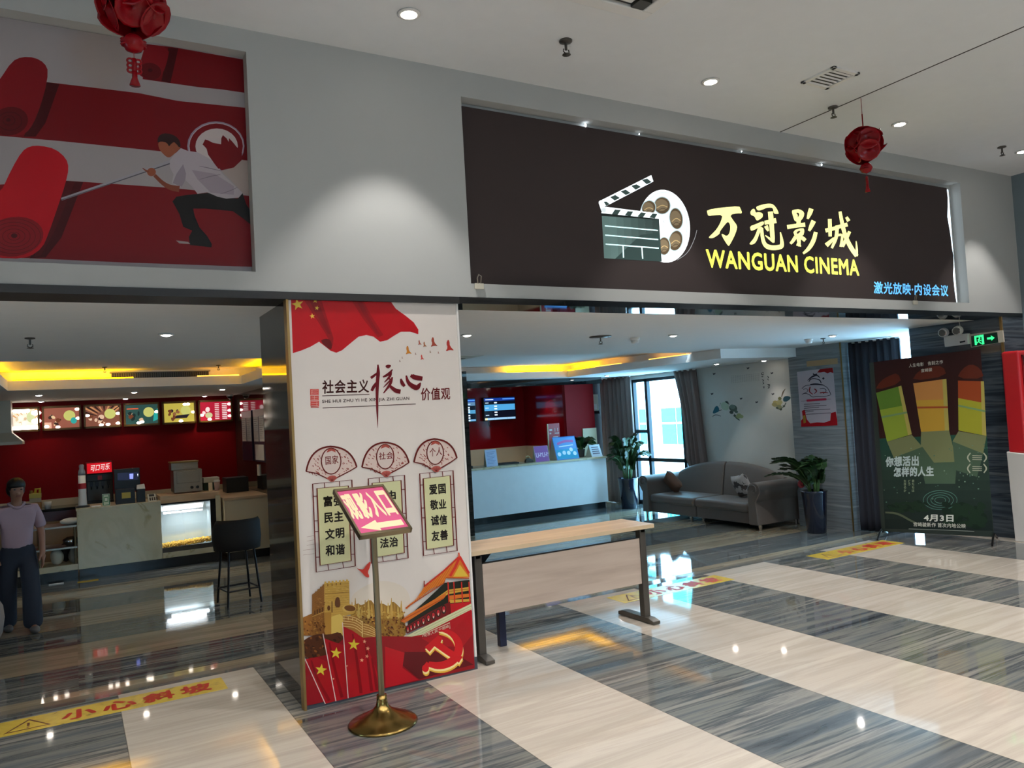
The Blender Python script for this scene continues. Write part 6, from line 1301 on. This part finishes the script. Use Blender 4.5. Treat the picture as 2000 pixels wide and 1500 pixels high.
# ---- notices on the partition
a = None
for i, (q, c, lbl) in enumerate((([(1505, 960), (1575, 950), (1580, 1230), (1515, 1250)], '2a2648', 'dark blue notice board on the side wall left of the dark pillar, the left one'), ([(1580, 930), (1655, 920), (1655, 1240), (1582, 1230)], '2a2648', 'dark blue notice board with pale sheets beside the dark pillar, the right one'))):
    y0 = 14.25-i*1.0; y1 = y0-.85; z0, z1 = 1.15, 2.0
    t = thing('notice_board', lbl, 'notice board', (2.65, (y0+y1)/2, z0), 0, 'notice boards on the partition wall')
    b = MB(); b.box(2.635, 2.658, y1, y0, z0, z1); b.build('board', mat('navy_board', '25243f', .4), t)
    for j in range(2):
        b = MB(); b.box(2.63, 2.635, y0-.40-j*.42, y0-.05-j*.42, z0+.33, z1-.12); s_ = b.build('sheet', 'paper', t)
        a = Art((2.63, y0-.05-j*.42, z0+.33), (0, -1, 0), (0, 0, 1)); a.px = False
        for k in range(10): a.stroke([(.03, .36-k*.034), (.32-.05*(k % 3), .36-k*.034)], .008, '8a8680', 0)
        a.build('print', 'print', s_)
    if i == 1:
        b = MB(); b.box(2.63, 2.635, y0-.75, y0-.1, z0+.03, z0+.28); b.build('sheet', 'paper', t)
b = MB(); b.box(2.64, 2.66, 13.0, 13.12, .92, 1.1); tag(b.build('wall_switch', 'white', loc=(2.65, 13.06, .92)), 'small white wall plate below the notice boards', 'switch plate')
# ---- cooker hood at the left edge
t = thing('range_hood', 'pale metal range hood at the far left beside the menu panels', 'range hood', (-.95, 14.2, 1.65))
b = MB(); b.box(-1.25, -.775, 14.0, 14.4, 1.83, 2.33); b.build('duct', 'offwhite', t)
b = MB(); v = [(-1.4, 13.85, 1.70), (-.63, 13.85, 1.70), (-.63, 14.5, 1.70), (-1.4, 14.5, 1.70), (-1.25, 14.0, 1.84), (-.775, 14.0, 1.84), (-.775, 14.4, 1.84), (-1.25, 14.4, 1.84)]
b.add(v, [(3, 2, 1, 0), (4, 5, 6, 7), (0, 1, 5, 4), (1, 2, 6, 5), (2, 3, 7, 6), (3, 0, 4, 7)]); b.box(-1.4, -.63, 13.85, 14.5, 1.655, 1.70); b.build('canopy', 'offwhite', t)
# ---- bar stool
bx, by = 1.64, 9.45
t = thing('bar_stool', 'black bar stool with a low padded back left of the dark pillar', 'stool', (bx, by, ZL), R(8))
b = MB(); b.lathe([(.001, .62), (.19, .62), (.215, .65), (.215, .68), (.19, .71), (.001, .715)], n=32); b.build('seat', 'blackfab', t, local=True, smooth=True)
b = MB(); n = 26; vs = []
for k in range(n+1):
    an = R(-200+220*k/n+0); e = 1-.35*max(0, abs(k/n-.5)*2-.75)/.25
    for r_, z in ((.20, .62), (.255, .62), (.268, .75), (.262, .93*1.0), (.24, .97), (.215, .95), (.205, .75)): vs.append((r_*cos(an), r_*sin(an), .62+(z-.62)*e))
fs = [(i*7+j, i*7+(j+1) % 7, (i+1)*7+(j+1) % 7, (i+1)*7+j) for i in range(n) for j in range(7)]+[tuple(range(7)), tuple(n*7+j for j in range(6, -1, -1))]
b.add(vs, fs); b.build('backrest', 'blackfab', t, local=True, smooth=True)
for sx_, sy_ in ((-1, -1), (1, -1), (1, 1), (-1, 1)): b = MB(); b.tube([(.14*sx_, .14*sy_, .63), (.19*sx_, .19*sy_, 0)], .0125, 10); b.build('leg', 'blackmet', t, local=True)
b = MB(); q = .177; b.tube([(-q, -q, .17), (q, -q, .17), (q, q, .17), (-q, q, .17)], .011, 8, closed=True); b.build('foot_ring', 'blackmet', t, local=True)
# ---- pale round seat cut by the left edge
t = thing('round_seat', 'pale round tub seat at the lower left edge in front of the walking person', 'seat', (-.86, 8.8, ZL))
b = MB(); b.lathe([(.14, .08), (.2, .1), (.255, .22), (.275, .36), (.265, .46), (.235, .52), (.2, .535), (.001, .5)], (-.86, 8.8, ZL), 36); b.build('shell', mat('pale_leather', '8d8580', .5), t, smooth=True)
b = MB(); b.lathe([(.15, 0), (.15, .02), (.03, .03), (.03, .09)], (-.86, 8.8, ZL), 28); b.build('base', 'blackmet', t)
# ---- sticks on the floor
p = atZ(110, 1141, ZL); o = MB(); o.box(p.x-.09, p.x+.09, p.y-.015, p.y+.015, ZL, ZL+.012); tag(o.build('white_strip', 'white', loc=(p.x, p.y, ZL)), 'short white strip lying on the floor at the counter plinth', 'strip')

# ================================================================== THE WALKING PERSON
PX, PY = -.52, 9.81
t = thing('person', 'person in a pale pink polo shirt and wide dark jeans walking at far left', 'person', (PX, PY, ZL), R(12))
def skin(name, verts, edges, radii, m, parent, sub=2):
    me = bpy.data.meshes.new(name); me.from_pydata(verts, edges, []); me.materials.append(M[m] if isinstance(m, str) else m); o = bpy.data.objects.new(name, me); COL.objects.link(o); o.parent = parent
    sk = o.modifiers.new('skin', 'SKIN'); sk.use_smooth_shade = True
    for i, r_ in enumerate(radii): d = me.skin_vertices[0].data[i]; d.radius = r_ if isinstance(r_, tuple) else (r_, r_); d.use_root = (i == 0)
    s_ = o.modifiers.new('sub', 'SUBSURF'); s_.levels = s_.render_levels = sub; return o
def chain(spec):
    vs, es, rs, ix = [], [], [], {}
    for name, par, co, r_ in spec:
        ix[name] = len(vs); vs.append(co); rs.append(r_)
        if par: es.append((ix[par], ix[name]))
    return vs, es, rs
arms = []
for s_, nm in ((1, 'l'), (-1, 'r')):
    sw = -.02 if s_ > 0 else .08
    arms += [(nm+'sh', 'chest', (s_*.15, 0, 1.27), .05), (nm+'el', nm+'sh', (s_*.225, .02+sw, 1.02), .038), (nm+'wr', nm+'el', (s_*.215, -.07+sw*.5, .80), .026), (nm+'palm', nm+'wr', (s_*.21, -.09+sw*.5, .735), (.036, .02)), (nm+'th', nm+'wr', (s_*.18, -.115+sw*.5, .76), .011), (nm+'th2', nm+'th', (s_*.17, -.13+sw*.5, .72), .009)]
    for k in range(4): y = -.115+k*.017+sw*.5; L_ = (.07, .08, .075, .06)[k]; arms += [(nm+'f%d' % k, nm+'palm', (s_*.21, y, .715), .0095), (nm+'g%d' % k, nm+'f%d' % k, (s_*.207, y-.006, .715-L_*.6), .0085), (nm+'h%d' % k, nm+'g%d' % k, (s_*.19, y-.008, .715-L_), .007)]
spec = [('pelvis', None, (0, .01, .86), (.13, .10)), ('waist', 'pelvis', (0, 0, 1.0), (.115, .085)), ('chest', 'waist', (0, 0, 1.2), (.13, .09)), ('neck0', 'chest', (0, -.005, 1.34), (.055, .05)), ('neck', 'neck0', (0, -.02, 1.39), (.048, .046)), ('jaw', 'neck', (0, -.05, 1.44), (.062, .066)), ('head', 'jaw', (0, -.045, 1.51), (.078, .092)), ('crown', 'head', (0, -.025, 1.57), (.06, .066))]
spec += [('nose', 'jaw', (0, -.135, 1.455), .011)] + arms
for s_, nm, fy in ((1, 'l', -.16), (-1, 'r', .14)):
    spec += [(nm+'hip', 'pelvis', (s_*.085, 0, .80), .085), (nm+'kn', nm+'hip', (s_*.09, fy*.5-.03, .45), .055), (nm+'an', nm+'kn', (s_*.09, fy, .08), .035), (nm+'toe', nm+'an', (s_*.095, fy-.14, .03), .028)]
vs, es, rs = chain(spec); body = skin('body', vs, es, rs, 'skin', t, 1)
vs, es, rs = chain([('a', None, (0, .0, .80), (.175, .135)), ('b', 'a', (0, 0, 1.0), (.145, .11)), ('c', 'b', (0, 0, 1.2), (.155, .115)), ('d', 'c', (0, 0, 1.29), (.11, .08)), ('e', 'd', (0, -.005, 1.325), (.075, .062)), ('l', 'c', (.165, 0, 1.27), .07), ('l2', 'l', (.215, .0, 1.10), .06), ('l3', 'l2', (.225, .0, 1.06), .058), ('r', 'c', (-.165, 0, 1.27), .07), ('r2', 'r', (-.215, .04, 1.10), .06), ('r3', 'r2', (-.225, .05, 1.06), .058)]); skin('shirt', vs, es, rs, 'pink', t)
b = MB(); b.tube([(.072*cos(a_), -.012+.068*sin(a_), 1.345-.05*(sin(a_) < 0)*abs(sin(a_))**2) for a_ in [2*pi*k/20 for k in range(20)]], .014, 8, closed=True); b.build('collar', 'pink', t, local=True, smooth=True)
vs, es, rs = chain([('p', None, (0, .01, .97), (.15, .11)), ('p2', 'p', (0, .01, .82), (.165, .125))]+[x for s_, nm, fy in ((1, 'l', -.16), (-1, 'r', .14)) for x in ((nm+'h', 'p2', (s_*.09, 0, .74), .105), (nm+'k', nm+'h', (s_*.095, fy*.5-.03, .45), .092), (nm+'m', nm+'k', (s_*.095, fy*.8, .25), .098), (nm+'a', nm+'m', (s_*.095, fy, .02), .10))]); skin('jeans', vs, es, rs, 'jeans', t)
b = MB()
b.sph((0, -.022, 1.537), (.086, .112, .082), 20, 14); b.sph((0, .035, 1.49), (.085, .07, .09), 16, 10); b.sph((-.06, .015, 1.49), (.025, .055, .06), 10, 8); b.sph((.06, .015, 1.49), (.025, .055, .06), 10, 8); b.sph((0, .12, 1.47), (.035, .05, .05), 12, 8)
b.v = [p if not (p.y < -.085 and p.z < 1.512) else V((p.x, -.08, p.z)) for p in b.v]
b.build('hair', 'hair', t, local=True, smooth=True)
for s_ in (1, -1): b = MB(); b.sph((s_*.03, -.128, 1.495), (.011, .007, .006), 8, 6); b.build('eye', 'hair', t, local=True, smooth=True)
b = MB(); b.tube([(-.022, -.117, 1.425), (0, -.121, 1.427), (.022, -.117, 1.425)], .0045, 6); b.build('mouth', mat('lips', '7a3f3c', .5), t, local=True)
for s_, fy in ((1, -.16), (-1, .14)): b = MB(); b.sph((s_*.095, fy-.06, .035), (.045, .125, .04), 14, 8); b.v = [V((p.x, p.y, max(p.z, .0))) for p in b.v]; b.build('shoe', mat('grey_shoe', '6a6462', .6) if s_ > 0 else bpy.data.materials['grey_shoe'], t, local=True, smooth=True)
for m_ in bpy.data.materials:
    m_.use_backface_culling = False
